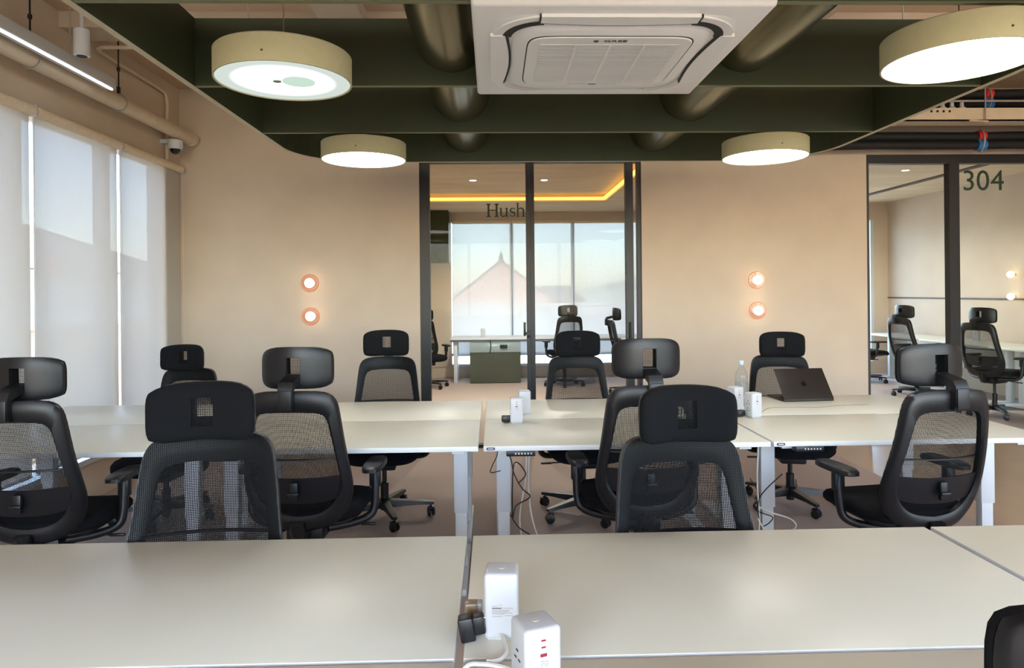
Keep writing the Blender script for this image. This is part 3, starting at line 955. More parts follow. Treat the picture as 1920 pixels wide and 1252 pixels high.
# front row (near pair of lines), nearest the camera
y1a, y1b = 2.085 - DD / 2, 2.085 - DD - 0.012 - DD / 2
for i, (x0, s, wd) in enumerate(((-1.50, 'front row left', 1.415), (-0.067, 'front row centre', DW), (1.352, 'front row right corner', DW))):
    desk(x0, y1a, PI, ('white desk in the near row, left one with only a chair behind it', 'white desk in the near row behind the two near power towers',
                       'white desk in the near row cut off by the right picture edge')[i], wd=wd)
    desk(x0, y1b, 0, ('white desk at the lower left picture corner', 'white desk at the bottom picture edge under the nearest power tower',
                      'white desk at the lower right picture corner beside the near chair')[i], wd=wd)
y2a, y2b = 3.29 + DD / 2, 3.29 + DD + 0.012 + DD / 2
for i, x0 in enumerate((-2.882, -1.478, -0.052, 1.362)):
    desk(x0, y2a, 0, ('white desk of the second row nearest the window blinds', 'white desk of the second row in front of the left wall sconces',
                      'white desk of the second row with tangled cables under its left leg', 'white desk of the second row in front of the laptop')[i])
    desk(x0, y2b, PI, ('white desk at the far side of the second row by the blinds', 'white desk at the far side of the second row left of the sliding door',
                       'white desk at the far side of the second row facing the sliding door', 'white desk that carries the open laptop')[i])

# ================================================================== CHAIRS
OUT = [(0, 1.055), (.10, 1.053), (.162, 1.040), (.192, 1.003), (.205, .93), (.218, .81), (.232, .69), (.236, .62), (.224, .55), (.188, .482), (.12, .437), (0, .42)]
INN = [(0, .966), (.085, .964), (.136, .952), (.156, .920), (.166, .865), (.178, .785), (.190, .69), (.191, .635), (.175, .582), (.140, .532), (.088, .502), (0, .490)]


def yprof(z):
    t = (z - 0.42) / 0.635
    return -0.215 - 0.125 * t - 0.03 * math.sin(PI * (t - 0.1)) * (1 if t > 0.1 else 0.3) + 0.03


def ysurf(x, z):
    return yprof(z) + 0.055 * (x / 0.235) ** 2


def half(pts, k):
    return [(p.x, p.y) for p in catmull([(a, b, 0) for a, b in pts], k)]


def full(pts, k=4):
    h = half(pts, k)
    return h + [(-x, z) for x, z in reversed(h[1:-1])]


def chair_protos():
    P = {}
    # backrest ring
    a, b = full(OUT), full(INN)
    n = len(a)
    rings = []
    for t, off in ((0.0, 0.010), (0.0, -0.016), (0.22, -0.026), (0.78, -0.026), (1.0, -0.014), (1.0, 0.010), (0.5, 0.016)):
        rings.append([(a[i][0] * (1 - t) + b[i][0] * t, a[i][1] * (1 - t) + b[i][1] * t, off) for i in range(n)])
    fr = MB()
    vs, fs = [], []
    for r in rings:
        vs += [(x, ysurf(x, z) + off, z) for x, z, off in r]
    m = len(rings)
    for r in range(m):
        r2 = (r + 1) % m
        fs += [(r * n + i, r * n + (i + 1) % n, r2 * n + (i + 1) % n, r2 * n + i) for i in range(n)]
    fr.add(vs, fs)
    P['backrest_frame'] = fr.mesh('backrest_frame', 'black_plastic', 50)
    # mesh sheet
    h = half(OUT, 3)
    ms = MB()
    K = 14
    vs, fs = [], []
    for (x, z) in h[1:-1]:
        for j in range(K + 1):
            xx = x * 0.985 * (-1 + 2 * j / K)
            vs.append((xx, ysurf(xx, z) + 0.018, z))
    R_ = len(h) - 2
    for r in range(R_ - 1):
        fs += [(r * (K + 1) + j, r * (K + 1) + j + 1, (r + 1) * (K + 1) + j + 1, (r + 1) * (K + 1) + j) for j in range(K)]
    ms.add(vs, fs)
    P['mesh_sheet'] = ms.mesh('mesh_sheet', 'chair_mesh', 180)
    # lumbar panel (behind the mesh)
    lu = MB()
    vs, fs = [], []
    for layer in (0.0, -0.007):
        for i in range(13):
            u = -1 + 2 * i / 12
            for j in range(5):
                v = j / 4
                ztop = 0.672 + 0.006 * u * u
                zbot = 0.550 + 0.028 * abs(u) ** 3
                z = zbot + (ztop - zbot) * v
                xw = 0.200 if z > 0.6 else 0.200 - (0.6 - z) * 0.30
                x = u * xw
                vs.append((x, ysurf(x, z) - 0.002 + layer + 0.004 * (1 - u * u), z))
    for L in (0, 65):
        for i in range(12):
            fs += [(L + i * 5 + j, L + i * 5 + j + 1, L + (i + 1) * 5 + j + 1, L + (i + 1) * 5 + j) for j in range(4)]
    for i in range(12):
        for j in (0, 4):
            fs.append((i * 5 + j, (i + 1) * 5 + j, 65 + (i + 1) * 5 + j, 65 + i * 5 + j))
    lu.add(vs, fs)
    P['lumbar_support'] = lu.mesh('lumbar_support', 'black_plastic', 60)
    kb = MB().rbox((0, ysurf(0, .62) - 0.020, 0.615), (0.036, 0.022, 0.082), 0.008)
    kb.rbox((0, ysurf(0, .62) - 0.034, 0.607), (0.048, 0.018, 0.014), 0.005)
    P['lumbar_knob'] = kb.mesh('lumbar_knob', 'black_plastic')
    P['tension_band'] = MB().tube([(x, ysurf(x, .752) + 0.010, .752) for x in [-0.188 + 0.376 * i / 12 for i in range(13)]], 0.0055, 6).mesh('tension_band', 'black_plastic')
    # headrest
    HZ, HY = 1.131, -0.243
    U = [-1, -.96, -.88, -.74, -.55, -.36, -.2, 0, .2, .36, .55, .74, .88, .96, 1]
    V = [-1, -.92, -.72, -.46, -.1, .25, .5, .75, .92, 1]
    hole = lambda i, j: 6 <= i < 8 and 3 <= j < 6

    def hp(u, v, w, thick=0.0):
        x = 0.156 * u * (1 - 0.06 * abs(v) ** 5)
        z = HZ + 0.090 * v * (1 - 0.22 * abs(u) ** 6) + 0.006 * (1 - u * u)
        y = HY + 0.055 * u * u + w
        return (x, y, z)

    def slab(f0, f1):
        mb = MB()
        nu, nv = len(U), len(V)
        vs, fs = [], []
        for f in (f0, f1):
            for u in U:
                for v in V:
                    vs.append(hp(u, v, f(u, v)))
        I = lambda l, i, j: l * nu * nv + i * nv + j
        for i in range(nu - 1):
            for j in range(nv - 1):
                if hole(i, j):
                    continue
                for l in (0, 1):
                    fs.append((I(l, i, j), I(l, i + 1, j), I(l, i + 1, j + 1), I(l, i, j + 1)))
                for (p, q, ii, jj) in (((i, j), (i + 1, j), i, j - 1), ((i, j + 1), (i + 1, j + 1), i, j + 1), ((i, j), (i, j + 1), i - 1, j), ((i + 1, j), (i + 1, j + 1), i + 1, j)):
                    if ii < 0 or jj < 0 or ii >= nu - 1 or jj >= nv - 1 or hole(ii, jj):
                        fs.append((I(0, *p), I(0, *q), I(1, *q), I(1, *p)))
        mb.add(vs, fs)
        return mb
    edge = lambda u, v: (1 - abs(u) ** 7) * (1 - abs(v) ** 5)
    P['headrest_shell'] = slab(lambda u, v: -0.016 - 0.006 * edge(u, v), lambda u, v: -0.002).mesh('headrest_shell', 'black_plastic', 50)
    P['headrest_pad'] = slab(lambda u, v: -0.004, lambda u, v: 0.008 + (0.034 + 0.014 * v * v * (v < 0)) * max(0, edge(u, v)) ** 0.6).mesh('headrest_pad', 'black_fabric', 60)
    hm = MB()
    vs = [hp(u, v, 0.036) for u in (-.22, 0, .22) for v in (-.5, .0, .54)]
    hm.add(vs, [(0, 3, 4, 1), (1, 4, 5, 2), (3, 6, 7, 4), (4, 7, 8, 5)])
    P['headrest_mesh'] = hm.mesh('headrest_mesh', 'head_mesh', 180)
    yb = ysurf(0, 1.0)
    prof = [(yb - 0.020, 0.975), (yb - 0.044, 0.972), (yb - 0.056, 1.00), (yb - 0.056, 1.065), (yb - 0.040, 1.095), (HY - 0.005, 1.118), (HY + 0.004, 1.108), (HY - 0.004, 1.085), (yb - 0.030, 1.060)]
    br = MB()
    T = Matrix(((0, 0, 1, 0), (1, 0, 0, 0), (0, 1, 0, 0), (0, 0, 0, 1)))
    br.prism(prof, -0.031, 0.031, T)
    P['headrest_bracket'] = br.mesh('headrest_bracket', 'black_plastic', 30)
    P['bracket_cover'] = MB().rbox((0, yb - 0.058, 1.02), (0.056, 0.008, 0.085), 0.003).mesh('bracket_cover', 'black_plastic')
    # seat
    st = MB()
    K, n = 6, 40
    lay = [(0.445, 0.80), (0.452, 0.95), (0.470, 1.0), (0.492, 1.0), (0.508, 0.95), (0.514, 0.80), (0.512, 0.4)]
    vs, fs = [], []
    for (z, s) in lay:
        for p in sup(0.252 * s, 0.245 * s, 4.2, n):
            y = p[1] + 0.045
            zz = z - 0.035 * max(0, (y - 0.16) / 0.13) ** 2
            vs.append((p[0] * (1 - 0.08 * (y < -0.1)), y, zz))
    for r in range(len(lay) - 1):
        fs += [(r * n + i, r * n + (i + 1) % n, (r + 1) * n + (i + 1) % n, (r + 1) * n + i) for i in range(n)]
    fs += [tuple(range(n - 1, -1, -1)), tuple((len(lay) - 1) * n + i for i in range(n))]
    st.add(vs, fs)
    P['seat'] = st.mesh('seat', 'seat_fabric', 60)
    sh = MB()
    vs, fs = [], []
    lay = [(0.415, 0.55), (0.425, 0.80), (0.446, 0.93), (0.455, 0.93)]
    for (z, s) in lay:
        vs += [(p[0], p[1] + 0.045, z) for p in sup(0.25 * s, 0.24 * s, 4.0, n)]
    for r in range(len(lay) - 1):
        fs += [(r * n + i, r * n + (i + 1) % n, (r + 1) * n + (i + 1) % n, (r + 1) * n + i) for i in range(n)]
    fs += [tuple(range(n - 1, -1, -1)), tuple((len(lay) - 1) * n + i for i in range(n))]
    sh.add(vs, fs)
    P['seat_shell'] = sh.mesh('seat_shell', 'black_plastic', 50)
    P['tilt_mechanism'] = MB().rbox((0, -0.01, 0.385), (0.17, 0.24, 0.07), 0.015).mesh('tilt_mechanism', 'black_plastic')
    for nm, sx in (('lever', 1),):
        P[nm] = MB().tube([(0.08, 0.03, 0.385), (0.20, 0.03, 0.38), (0.235, 0.03, 0.378)], [0.005, 0.005, 0.005], 8).rbox((0.255, 0.03, 0.377), (0.07, 0.016, 0.012), 0.004).mesh(nm, 'black_plastic')
    sn = MB().tube(catmull([(0, -0.10, 0.385), (0, -0.17, 0.388), (0, -0.215, 0.42), (0, -0.232, 0.47)], 4), 0.032, 10)
    P['back_spine'] = sn.mesh('back_spine', 'black_plastic', 60)
    # armrest (right side, mirrored for left)
    for nm, s in (('r', 1), ('l', -1)):
        pth = catmull([(s * .10, -.10, .405), (s * .20, -.045, .408), (s * .268, -.005, .428), (s * .290, .012, .480), (s * .290, .030, .640)], 5)
        P['arm_' + nm] = MB().tube(pth, 0.019, 10).rbox((s * .290, .028, .605), (.052, .036, .10), .008).mesh('armrest', 'black_plastic', 60)
        pad = MB()
        vs, fs, n2 = [], [], 28
        for (z, sc2) in ((.640, .86), (.644, 1.0), (.660, 1.0), (.668, .90)):
            vs += [(s * .285 + p[0], .045 + p[1], z + 0.012 * (p[1] > 0.05) * 0) for p in sup(.046 * sc2, .130 * sc2, 3.4, n2)]
        for r in range(3):
            fs += [(r * n2 + i, r * n2 + (i + 1) % n2, (r + 1) * n2 + (i + 1) % n2, (r + 1) * n2 + i) for i in range(n2)]
        fs += [tuple(range(n2 - 1, -1, -1)), tuple(3 * n2 + i for i in range(n2))]
        pad.add(vs, fs)
        P['pad_' + nm] = pad.mesh('arm_pad', 'black_plastic', 50)
    P['gas_lift'] = MB().lathe([(.026, .06), (.027, .08), (.027, .24), (.016, .245), (.016, .36)], 16).mesh('gas_lift', 'black_plastic')
    # star base as one casting
    ba = MB()
    ba.lathe([(.030, .065), (.046, .075), (.046, .115), (.034, .128)], 20)
    for k in range(5):
        T = Matrix.Rotation(2 * PI * k / 5 + PI / 2, 4, 'Z')
        secs = [(0.03, .034, .070, .118), (0.12, .028, .076, .112), (0.22, .023, .080, .104), (0.315, .019, .078, .096), (0.325, .012, .080, .092)]
        vs, fs = [], []
        for (x, hw, z0, z1) in secs:
            vs += [(x, -hw, z0), (x, hw, z0), (x, hw * 0.75, z1), (x, -hw * 0.75, z1)]
        for i in range(len(secs) - 1):
            fs += [(i * 4 + j, i * 4 + (j + 1) % 4, i * 4 + 4 + (j + 1) % 4, i * 4 + 4 + j) for j in range(4)]
        fs += [(3, 2, 1, 0), tuple(len(secs) * 4 - 4 + j for j in range(4))]
        ba.add(vs, fs, T)
    P['star_base'] = ba.mesh('star_base', 'black_plastic', 30)
    ca = MB()
    TY = Matrix.Rotation(PI / 2, 4, 'X')
    for s in (-1, 1):
        ca.lathe([(.020, -.009), (.028, -.006), (.0285, .006), (.020, .009)], 16, T=Matrix.Translation((0, s * .0145, .0285)) @ TY)
    ca.rbox((0, 0, .05), (.03, .016, .034), .004).lathe([(.006, .05), (.006, .082)], 8, (0.004, 0, 0))
    ca.rbox((-.004, 0, .056), (.046, .040, .014), .006)
    P['caster'] = ca.mesh('caster', 'black_plastic')
    P['brand_mark'] = MB().box(-.022, .022, HY + .0405, HY + .0425, HZ + .048, HZ + .056).mesh('brand_mark', 'text_dark', 0)
    return P


CP = chair_protos()


def chair(x, y, facing, label, lift=0.0, head=0.0, group='black mesh office chairs', base=0.3, small=False, tilt=0.0):
    """facing: angle of the sitter's view, 0 = away from the camera (+Y), 180 = towards it"""
    t = thing('office_chair', label, 'chair', (x, y, 0), math.radians(facing), group)
    up = {}
    for k in ('seat', 'seat_shell', 'tilt_mechanism', 'back_spine', 'lever'):
        up[k] = obj(k, CP[k], t, (0, 0, lift))
    fr = obj('backrest_frame', CP['backrest_frame'], t, (0, 0, lift))
    obj('mesh_sheet', CP['mesh_sheet'], t, (0, 0, lift))
    obj('tension_band', CP['tension_band'], fr)
    lu = obj('lumbar_support', CP['lumbar_support'], t, (0, 0, lift))
    obj('lumbar_knob', CP['lumbar_knob'], lu)
    b = obj('headrest_bracket', CP['headrest_bracket'], t, (0, 0, lift + head * 0.3))
    obj('bracket_cover', CP['bracket_cover'], b)
    hs = obj('headrest_shell', CP['headrest_shell'], t, (0, 0, lift + head))
    hp_ = obj('headrest_pad', CP['headrest_pad'], t, (0, 0, lift + head))
    obj('headrest_mesh', CP['headrest_mesh'], hp_)
    for s in 'rl':
        a = obj('armrest', CP['arm_' + s], t, (0, 0, lift))
        obj('arm_pad', CP['pad_' + s], a)
    obj('gas_lift', CP['gas_lift'], t, (0, 0, lift * 0.5))
    bs = obj('star_base', CP['star_base'], t, None, base)
    for k in range(5):
        a = 2 * PI * k / 5 + PI / 2
        obj('caster', CP['caster'], bs, (0.305 * math.cos(a), 0.305 * math.sin(a), 0), a + 0.6 + 1.3 * k)
    return t


def R_(a):
    return a


# chairs behind the near desks, facing the camera
chair(-0.868, 1.915, 187, 'big black mesh chair facing the camera in the left foreground', -0.015, 0.0)
chair(0.62, 1.94, 183, 'big black mesh chair facing the camera right of centre in the foreground', -0.05, 0.0)
# chairs at the second row with their backs to the camera
chair(-2.00, 3.17, 2, 'black chair seen from behind at the left picture edge', 0.0, 0.0)
chair(-0.855, 3.23, -2, 'black chair seen from behind, half hidden by the left foreground chair', 0.015, 0.01)
chair(0.69, 3.30, 2, 'black chair seen from behind, mostly hidden by the foreground chair right of centre', 0.01, 0.03)
chair(1.875, 3.12, 8, 'black chair seen from behind in front of room 304, tilted left', 0.0, 0.015)
# chairs beyond the second row, facing the camera
chair(-2.19, 4.62, 172, 'black chair facing the camera beside the window blinds', -0.09, 0.0)
chair(-0.73, 4.55, 183, 'black chair facing the camera left of the sliding door', -0.02, 0.02)
chair(0.595, 4.55, 182, 'black chair facing the camera in front of the sliding glass door', -0.03, 0.01)
chair(2.04, 4.66, 170, 'black chair facing the camera behind the open laptop', -0.05, 0.0)
# near chair at the bottom right corner
chair(0.638, 0.82, -3, 'black chair whose curved back just enters the lower right corner', -0.035, 0.0)
# behind the glass
chair(-1.02, 10.72, 205, 'black chair behind the left edge of the sliding door', 0.0, 0.0)
chair(1.12, 10.75, 12, 'black chair at the far window seen between door stiles', 0.05, 0.0)
chair(1.98, 9.75, -90, 'black chair in profile behind the right half of the sliding door', 0.02, 0.0)
chair(5.95, 10.75, -90, 'black chair in room 304 cut off by its left frame', 0.0, 0.0)
chair(5.83, 9.25, -78, 'black chair in room 304 left of the frame post', 0.03, 0.0)
chair(5.80, 7.75, -70, 'black chair in room 304 right of the frame post', 0.03, 0.0)

# ================================================================== FURNITURE BEHIND THE GLASS
t = thing('dark_wall_box', 'dark green wall box high beside the far window, behind the left door stile', 'wall cabinet', (-0.97, 11.72, 2.0))  # dark green box with two front panels beside the far window
MB().rbox((0, 0, 0.44), (0.46, 0.30, 0.88), 0.01).build('body', 'green', t)
MB().box(-0.225, 0.225, -0.158, -0.151, 0.01, 0.43).build('door_panel', 'green', t, smooth=0)
MB().box(-0.225, 0.225, -0.158, -0.151, 0.445, 0.87).build('door_panel', 'green', t, smooth=0)
t = thing('window_desk', 'long pale desk along the far window of the room behind the sliding door', 'desk', (0, 11.25, 0))
MB().rbox((1.35, 0.22, 0.725), (4.1, 0.66, 0.03), 0.003).build('tabletop', 'desk_edge', t)
MB().box(-0.70, 3.40, -0.10, -0.085, 0.675, 0.71).build('apron', 'mullion', t, smooth=0)
for x in (-0.62, 3.3):
    MB().rbox((x, 0.2, 0.355), (0.06, 0.5, 0.71), 0.004).build('leg', 'desk_metal', t)
t = thing('pedestal_cabinet', 'dark olive cabinet under the far window desk', 'cabinet', (0.03, 11.22, 0))
MB().rbox((0, 0.15, 0.25), (0.83, 0.44, 0.50), 0.006).build('body', 'cabinet', t)
MB().rbox((0, 0.15, 0.586), (0.83, 0.44, 0.168), 0.006).build('upper_box', 'cabinet_top', t)
MB().box(-0.413, -0.002, -0.082, -0.071, 0.01, 0.495).build('door_panel', 'cabinet', t, smooth=0)
MB().box(0.002, 0.413, -0.082, -0.071, 0.01, 0.495).build('door_panel', 'cabinet', t, smooth=0)
MB().tube(catmull([(-0.08, -0.085, 0.70), (-0.07, -0.1, 0.6), (-0.09, -0.09, 0.49)], 4), 0.008, 6).build('hanging_cord', 'black_plastic', t)
MB().rbox((0.14, -0.085, 0.60), (0.12, 0.04, 0.06), 0.01).build('socket_block', 'black_plastic', t)
t = thing('side_desk', 'dark wood desk return behind the right half of the sliding door', 'desk', (0, 0, 0))
MB().rbox((2.55, 10.05, 0.725), (1.0, 1.75, 0.03), 0.004).build('tabletop', 'desk_edge', t)
MB().rbox((2.55, 9.22, 0.355), (0.94, 0.03, 0.71), 0.003).build('end_panel', 'walnut', t)
MB().rbox((3.0, 10.05, 0.355), (0.03, 1.6, 0.71), 0.003).build('back_panel', 'walnut', t)
for i, (y0) in enumerate((7.05, 8.47, 9.89)):
    t = thing('wall_desk', 'white desk along the right wall of room 304, %s' % ('nearest one', 'middle one', 'farthest one')[i], 'desk', (6.62, y0 + 0.70, 0), 0, 'desks in room 304')
    MB().rbox((0, 0, 0.727), (0.74, 1.40, 0.026), 0.003).build('tabletop', 'desk_top', t)
    for s in (-1, 1):
        MB().rbox((0.0, s * 0.6, 0.36), (0.08, 0.06, 0.71), 0.004).build('leg', 'desk_metal', t)
        MB().rbox((0.0, s * 0.6, 0.015), (0.62, 0.07, 0.03), 0.004).build('foot', 'desk_metal', t)
    MB().box(0.33, 0.345, -0.69, 0.69, 0.30, 0.71).build('modesty_panel', 'desk_top', t, smooth=0)
t = tag(MB().rbox((6.93, 10.55, 0.52), (0.06, 0.10, 0.13), 0.01).build('wall_adapter', 'black_plastic'), 'black plug adapter on the wall under the desk in room 304', 'adapter')
for (z, lb) in ((1.655, 'upper warm globe lamp on the wall of room 304'), (1.36, 'lower warm globe lamp on the wall of room 304')):
    t = thing('globe_lamp', lb, 'wall lamp', (XR - 0.07, 8.95, z), 0, 'globes in room 304')
    MB().lathe([(.002, -.045), (.025, -.038), (.042, -.016), (.045, 0), (.042, .016), (.025, .038), (.002, .045)], 20).build('globe', 'globe', t)
    MB().tube([(0.03, 0, 0), (0.07, 0, 0)], 0.02, 12).build('wall_mount', 'white_plastic', t)

# ================================================================== SMALL THINGS ON THE DESKS
def tower_protos():
    P = {}
    P['body'] = MB().rbox((0, 0, 0.0725), (0.072, 0.072, 0.139), 0.008, 4).mesh('body', 'white_plastic')
    P['usb_slot'] = MB().rbox((0, 0, 0), (0.009, 0.0015, 0.003), 0.0007, 1).mesh('usb_slot', 'usb_red')
    P['usb_port'] = MB().rbox((0, 0, 0), (0.013, 0.0015, 0.006), 0.0007, 1).mesh('usb_port', 'usb_red')
    P['socket_hole'] = MB().rbox((0, 0, 0), (0.0015, 0.010, 0.004), 0.0007, 1).mesh('socket_hole', 'text_dark')
    P['power_button'] = MB().lathe([(.007, 0), (.007, .0012)], 16).mesh('power_button', 'ac_grey')
    P['base_ring'] = MB().rbox((0, 0, 0.002), (0.060, 0.060, 0.004), 0.001, 1).mesh('base_ring', 'ac_grey')
    return P


TP = tower_protos()


def tower(x, y, z, rz, label, ports=True, group='white power towers on the desks'):
    t = thing('power_tower', label, 'power tower', (x, y, z), math.radians(rz), group)
    b = obj('body', TP['body'], t)
    obj('base_ring', TP['base_ring'], t)
    obj('power_button', TP['power_button'], t, (0, 0, 0.1415))
    s = -1 if ports else 1
    for zz in (0.121, 0.109):
        obj('usb_slot', TP['usb_slot'], t, (0, s * 0.0362, zz))
    obj('usb_port', TP['usb_port'], t, (0, s * 0.0362, 0.095))
    if ports:
        text('printed_number', '70', 0.016, 'text_grey', t, Matrix.Translation((0.001, -0.0362, 0.079)) @ Matrix.Rotation(PI / 2, 4, 'X'), 0.0003)
    for zz in (0.085, 0.045):
        for dy, dz in ((-.009, -.006), (.009, -.006), (0, .009)):
            obj('socket_hole', TP['socket_hole'], t, (-0.0362, dy, zz + dz))
    return t


ZT = DZ
t = tower(0.013, 1.485, ZT, -4, 'white power tower with printed label and cable, near the foreground desk gap', False)
for i, (x0, x1, z, m_) in enumerate(((-.019, -.006, .0745, 'text_grey'), (-.019, .002, .0700, 'text_dark'), (.004, .026, .0705, 'text_grey'),
                                     (-.019, .020, .0660, 'text_grey'), (-.019, .016, .0632, 'text_grey'), (-.019, .024, .0604, 'text_grey'), (-.019, .008, .0576, 'text_grey'),
                                     (.009, .026, .0545, 'text_grey'), (-.019, .004, .0525, 'text_grey'))):
    MB().box(x0, x1, -0.0364, -0.0358, z - .0009, z + .0009).build('print_line', m_, t, smooth=0)
text('printed_number', '70', 0.008, 'text_grey', t, Matrix.Translation((-0.001, -0.0361, 0.0755)) @ Matrix.Rotation(PI / 2, 4, 'X'), 0.0003)
MB().rbox((0.0, -0.036, 0.012), (0.012, 0.004, 0.009), 0.0015).build('cable_socket', 'ac_grey', t)
tower(0.072, 1.245, ZT, 20, 'nearest white power tower with red ports and the number 70')
tower(0.128, 3.89, ZT, 0, 'white power tower with three ports, front one of the pair before the sliding door')
tower(0.185, 4.16, ZT, 4, 'white power tower, rear one of the pair before the sliding door', False)
tower(1.515, 3.95, ZT, 18, 'white power tower left of the laptop, front one beside a black adapter')
tower(1.50, 4.20, ZT, 22, 'white power tower left of the laptop, rear one in front of the bottle')
tower(6.80, 7.95, ZT, -65, 'white power tower on the desk in room 304, rightmost', True)
tower(6.80, 9.42, ZT, -65, 'white power tower on the desk in room 304, beside the frame post', True)
tower(6.80, 11.0, ZT, -65, 'white power tower on the desk in room 304, by the far window', True)
tower(-0.17, 11.42, ZT, 0, 'power tower on the far window desk above the olive cabinet')
tower(2.30, 10.6, ZT, 0, 'power tower on the far desk beside the right door stile')


def cable(name, label, pts, r, mat, group=None):
    return tag(MB().tube(catmull(pts, 6), r, 7).build(name, mat), label, 'cable', group)


# adapters and cords near the foreground gap
t = thing('plug_adapter', 'black plug adapter leaning at the foreground desk gap', 'adapter', (-0.048, 1.455, ZT))
Tp = Matrix.Translation((0, 0, 0.030)) @ Matrix.Rotation(-0.18, 4, 'Y')
MB().rbox((-0.014, 0, 0.0), (0.032, 0.034, 0.050), 0.004, 2, Tp).build('body', 'black_plastic', t)
MB().rbox((0.013, 0, 0.004), (0.024, 0.028, 0.038), 0.004, 2, Tp).build('plug_head', 'black_plastic', t)
for z in (-.008, .014):
    MB().tube([(0.024, 0, z), (0.034, 0, z)], 0.0022, 8, Tp).build('prong', 'clamp', t)
t = thing('travel_adapter', 'smoky brown adapter behind the black plug adapter', 'adapter', (-0.050, 1.525, ZT))
MB().rbox((-0.004, 0, 0.026), (0.030, 0.030, 0.052), 0.004).build('body', 'adapter_clear', t)
MB().rbox((0.014, 0, 0.03), (0.012, 0.026, 0.044), 0.003).build('face_plate', 'text_grey', t)
cable('charging_cable', 'white cable curling from the labelled power tower', [(0.013, 1.447, 0.754), (0.018, 1.42, 0.752), (0.020, 1.39, 0.748), (0.005, 1.365, 0.7455), (-0.02, 1.36, 0.7455)], 0.0045, 'cable_white')
cable('charging_cable', 'white cable passing left behind the nearest power tower', [(0.06, 1.30, 0.7455), (0.02, 1.335, 0.7455), (-0.03, 1.352, 0.7455), (-0.06, 1.345, 0.744), (-0.076, 1.34, 0.70), (-0.078, 1.34, 0.50)], 0.0045, 'cable_white')
# second-row adapters
for (x, y, z, rz, lb) in ((0.075, 3.89, ZT, 0, 'black plug adapter left of the power tower pair before the sliding door'),
                          (1.445, 3.96, ZT, 18, 'black plug adapter in front of the power towers by the laptop'),
                          (1.415, 4.16, ZT, 18, 'black plug adapter partly behind the foreground chair by the laptop towers')):
    t = thing('plug_adapter', lb, 'adapter', (x, y, z), math.radians(rz), 'black plug adapters')
    MB().rbox((-0.006, 0, 0.022), (0.052, 0.036, 0.034), 0.005).build('body', 'black_plastic', t)
    MB().rbox((-0.006, 0, 0.0025), (0.03, 0.02, 0.005), 0.001).build('plug_head', 'black_plastic', t)
# bottle
t = thing('water_bottle', 'clear plastic water bottle with pale blue cap left of the laptop', 'bottle', (1.59, 4.34, ZT))
bt = [(.030, 0.0), (.037, .004), (.039, .012), (.039, .07), (.037, .076), (.039, .082), (.039, .17), (.0385, .19), (.034, .21), (.022, .238), (.0145, .252), (.0145, .272)]
MB().lathe(bt, 28, caps=True).build('body', 'bottle', t)
MB().lathe([(.0362, .005), (.037, .012), (.037, .15), (.0365, .152)], 28).build('water', glass_mat('water', (0.86, 0.92, 0.97, 1), 1.33), t)
MB().lathe([(.0165, .262), (.0172, .264), (.0172, .285), (.0160, .288)], 20).build('cap', 'cap', t)
# laptop
t = thing('laptop', 'open dark grey laptop seen from behind its lid', 'laptop', (2.085, 4.455, ZT), math.radians(4))
MB().rbox((0, 0.125, 0.009), (0.345, 0.245, 0.013), 0.004).build('base', 'laptop', t)
kbm = MB()
kbm.box(-0.145, 0.145, 0.03, 0.135, 0.0155, 0.0162).build('keyboard_deck', 'dark', t, smooth=0)
MB().rbox((0, 0.19, 0.0158), (0.13, 0.08, 0.001), 0.0004, 1).build('touchpad', 'laptop', t)
ld = group_empty('lid')
ld.parent = t
ld.location = (0, 0.0, 0.014)
ld.rotation_euler.x = math.radians(-38)
bpy.data.objects.remove(ld)
TL = Matrix.Translation((0, 0.002, 0.014)) @ Matrix.Rotation(math.radians(-38), 4, 'X')
lid = MB().rbox((0, 0, 0.119), (0.345, 0.006, 0.238), 0.0028, 2, TL).build('lid', 'laptop', t)
MB().box(-0.165, 0.165, 0.0031, 0.0036, 0.012, 0.230, TL).build('screen', 'screen', lid, smooth=0)
# logo: bitten fruit silhouette with a leaf
ap = [(0, .80), (.12, .86), (.30, .92), (.50, .86), (.64, .72), (.52, .60), (.46, .44), (.50, .26), (.62, .12), (.72, .06), (.62, -.22), (.46, -.46), (.30, -.58), (.12, -.54), (0, -.50), (-.12, -.54), (-.30, -.58),
      (-.48, -.46), (-.66, -.16), (-.74, .16), (-.72, .48), (-.60, .74), (-.42, .88), (-.26, .90), (-.12, .86)]
TG = TL @ Matrix.Translation((0, -0.0031, 0.112)) @ Matrix.Rotation(PI / 2, 4, 'X') @ Matrix.Scale(0.023, 4)
MB().prism(ap, 0.0, 0.03, TG).build('logo', 'laptop_logo', lid, smooth=0)
MB().prism([(0.0, 0.98), (.04, 1.16), (.16, 1.30), (.34, 1.38), (.32, 1.20), (.22, 1.06)], 0.0, 0.03, TG).build('logo_leaf', 'laptop_logo', lid, smooth=0)
cable('charging_cable', 'thin pale cable lying on the desk in front of the laptop', [(1.60, 4.05, 0.742), (1.72, 4.22, 0.742), (1.85, 4.24, 0.742), (2.02, 4.22, 0.742), (2.2, 4.28, 0.742), (2.4, 4.3, 0.7415)], 0.0014, 'adapter_clear')

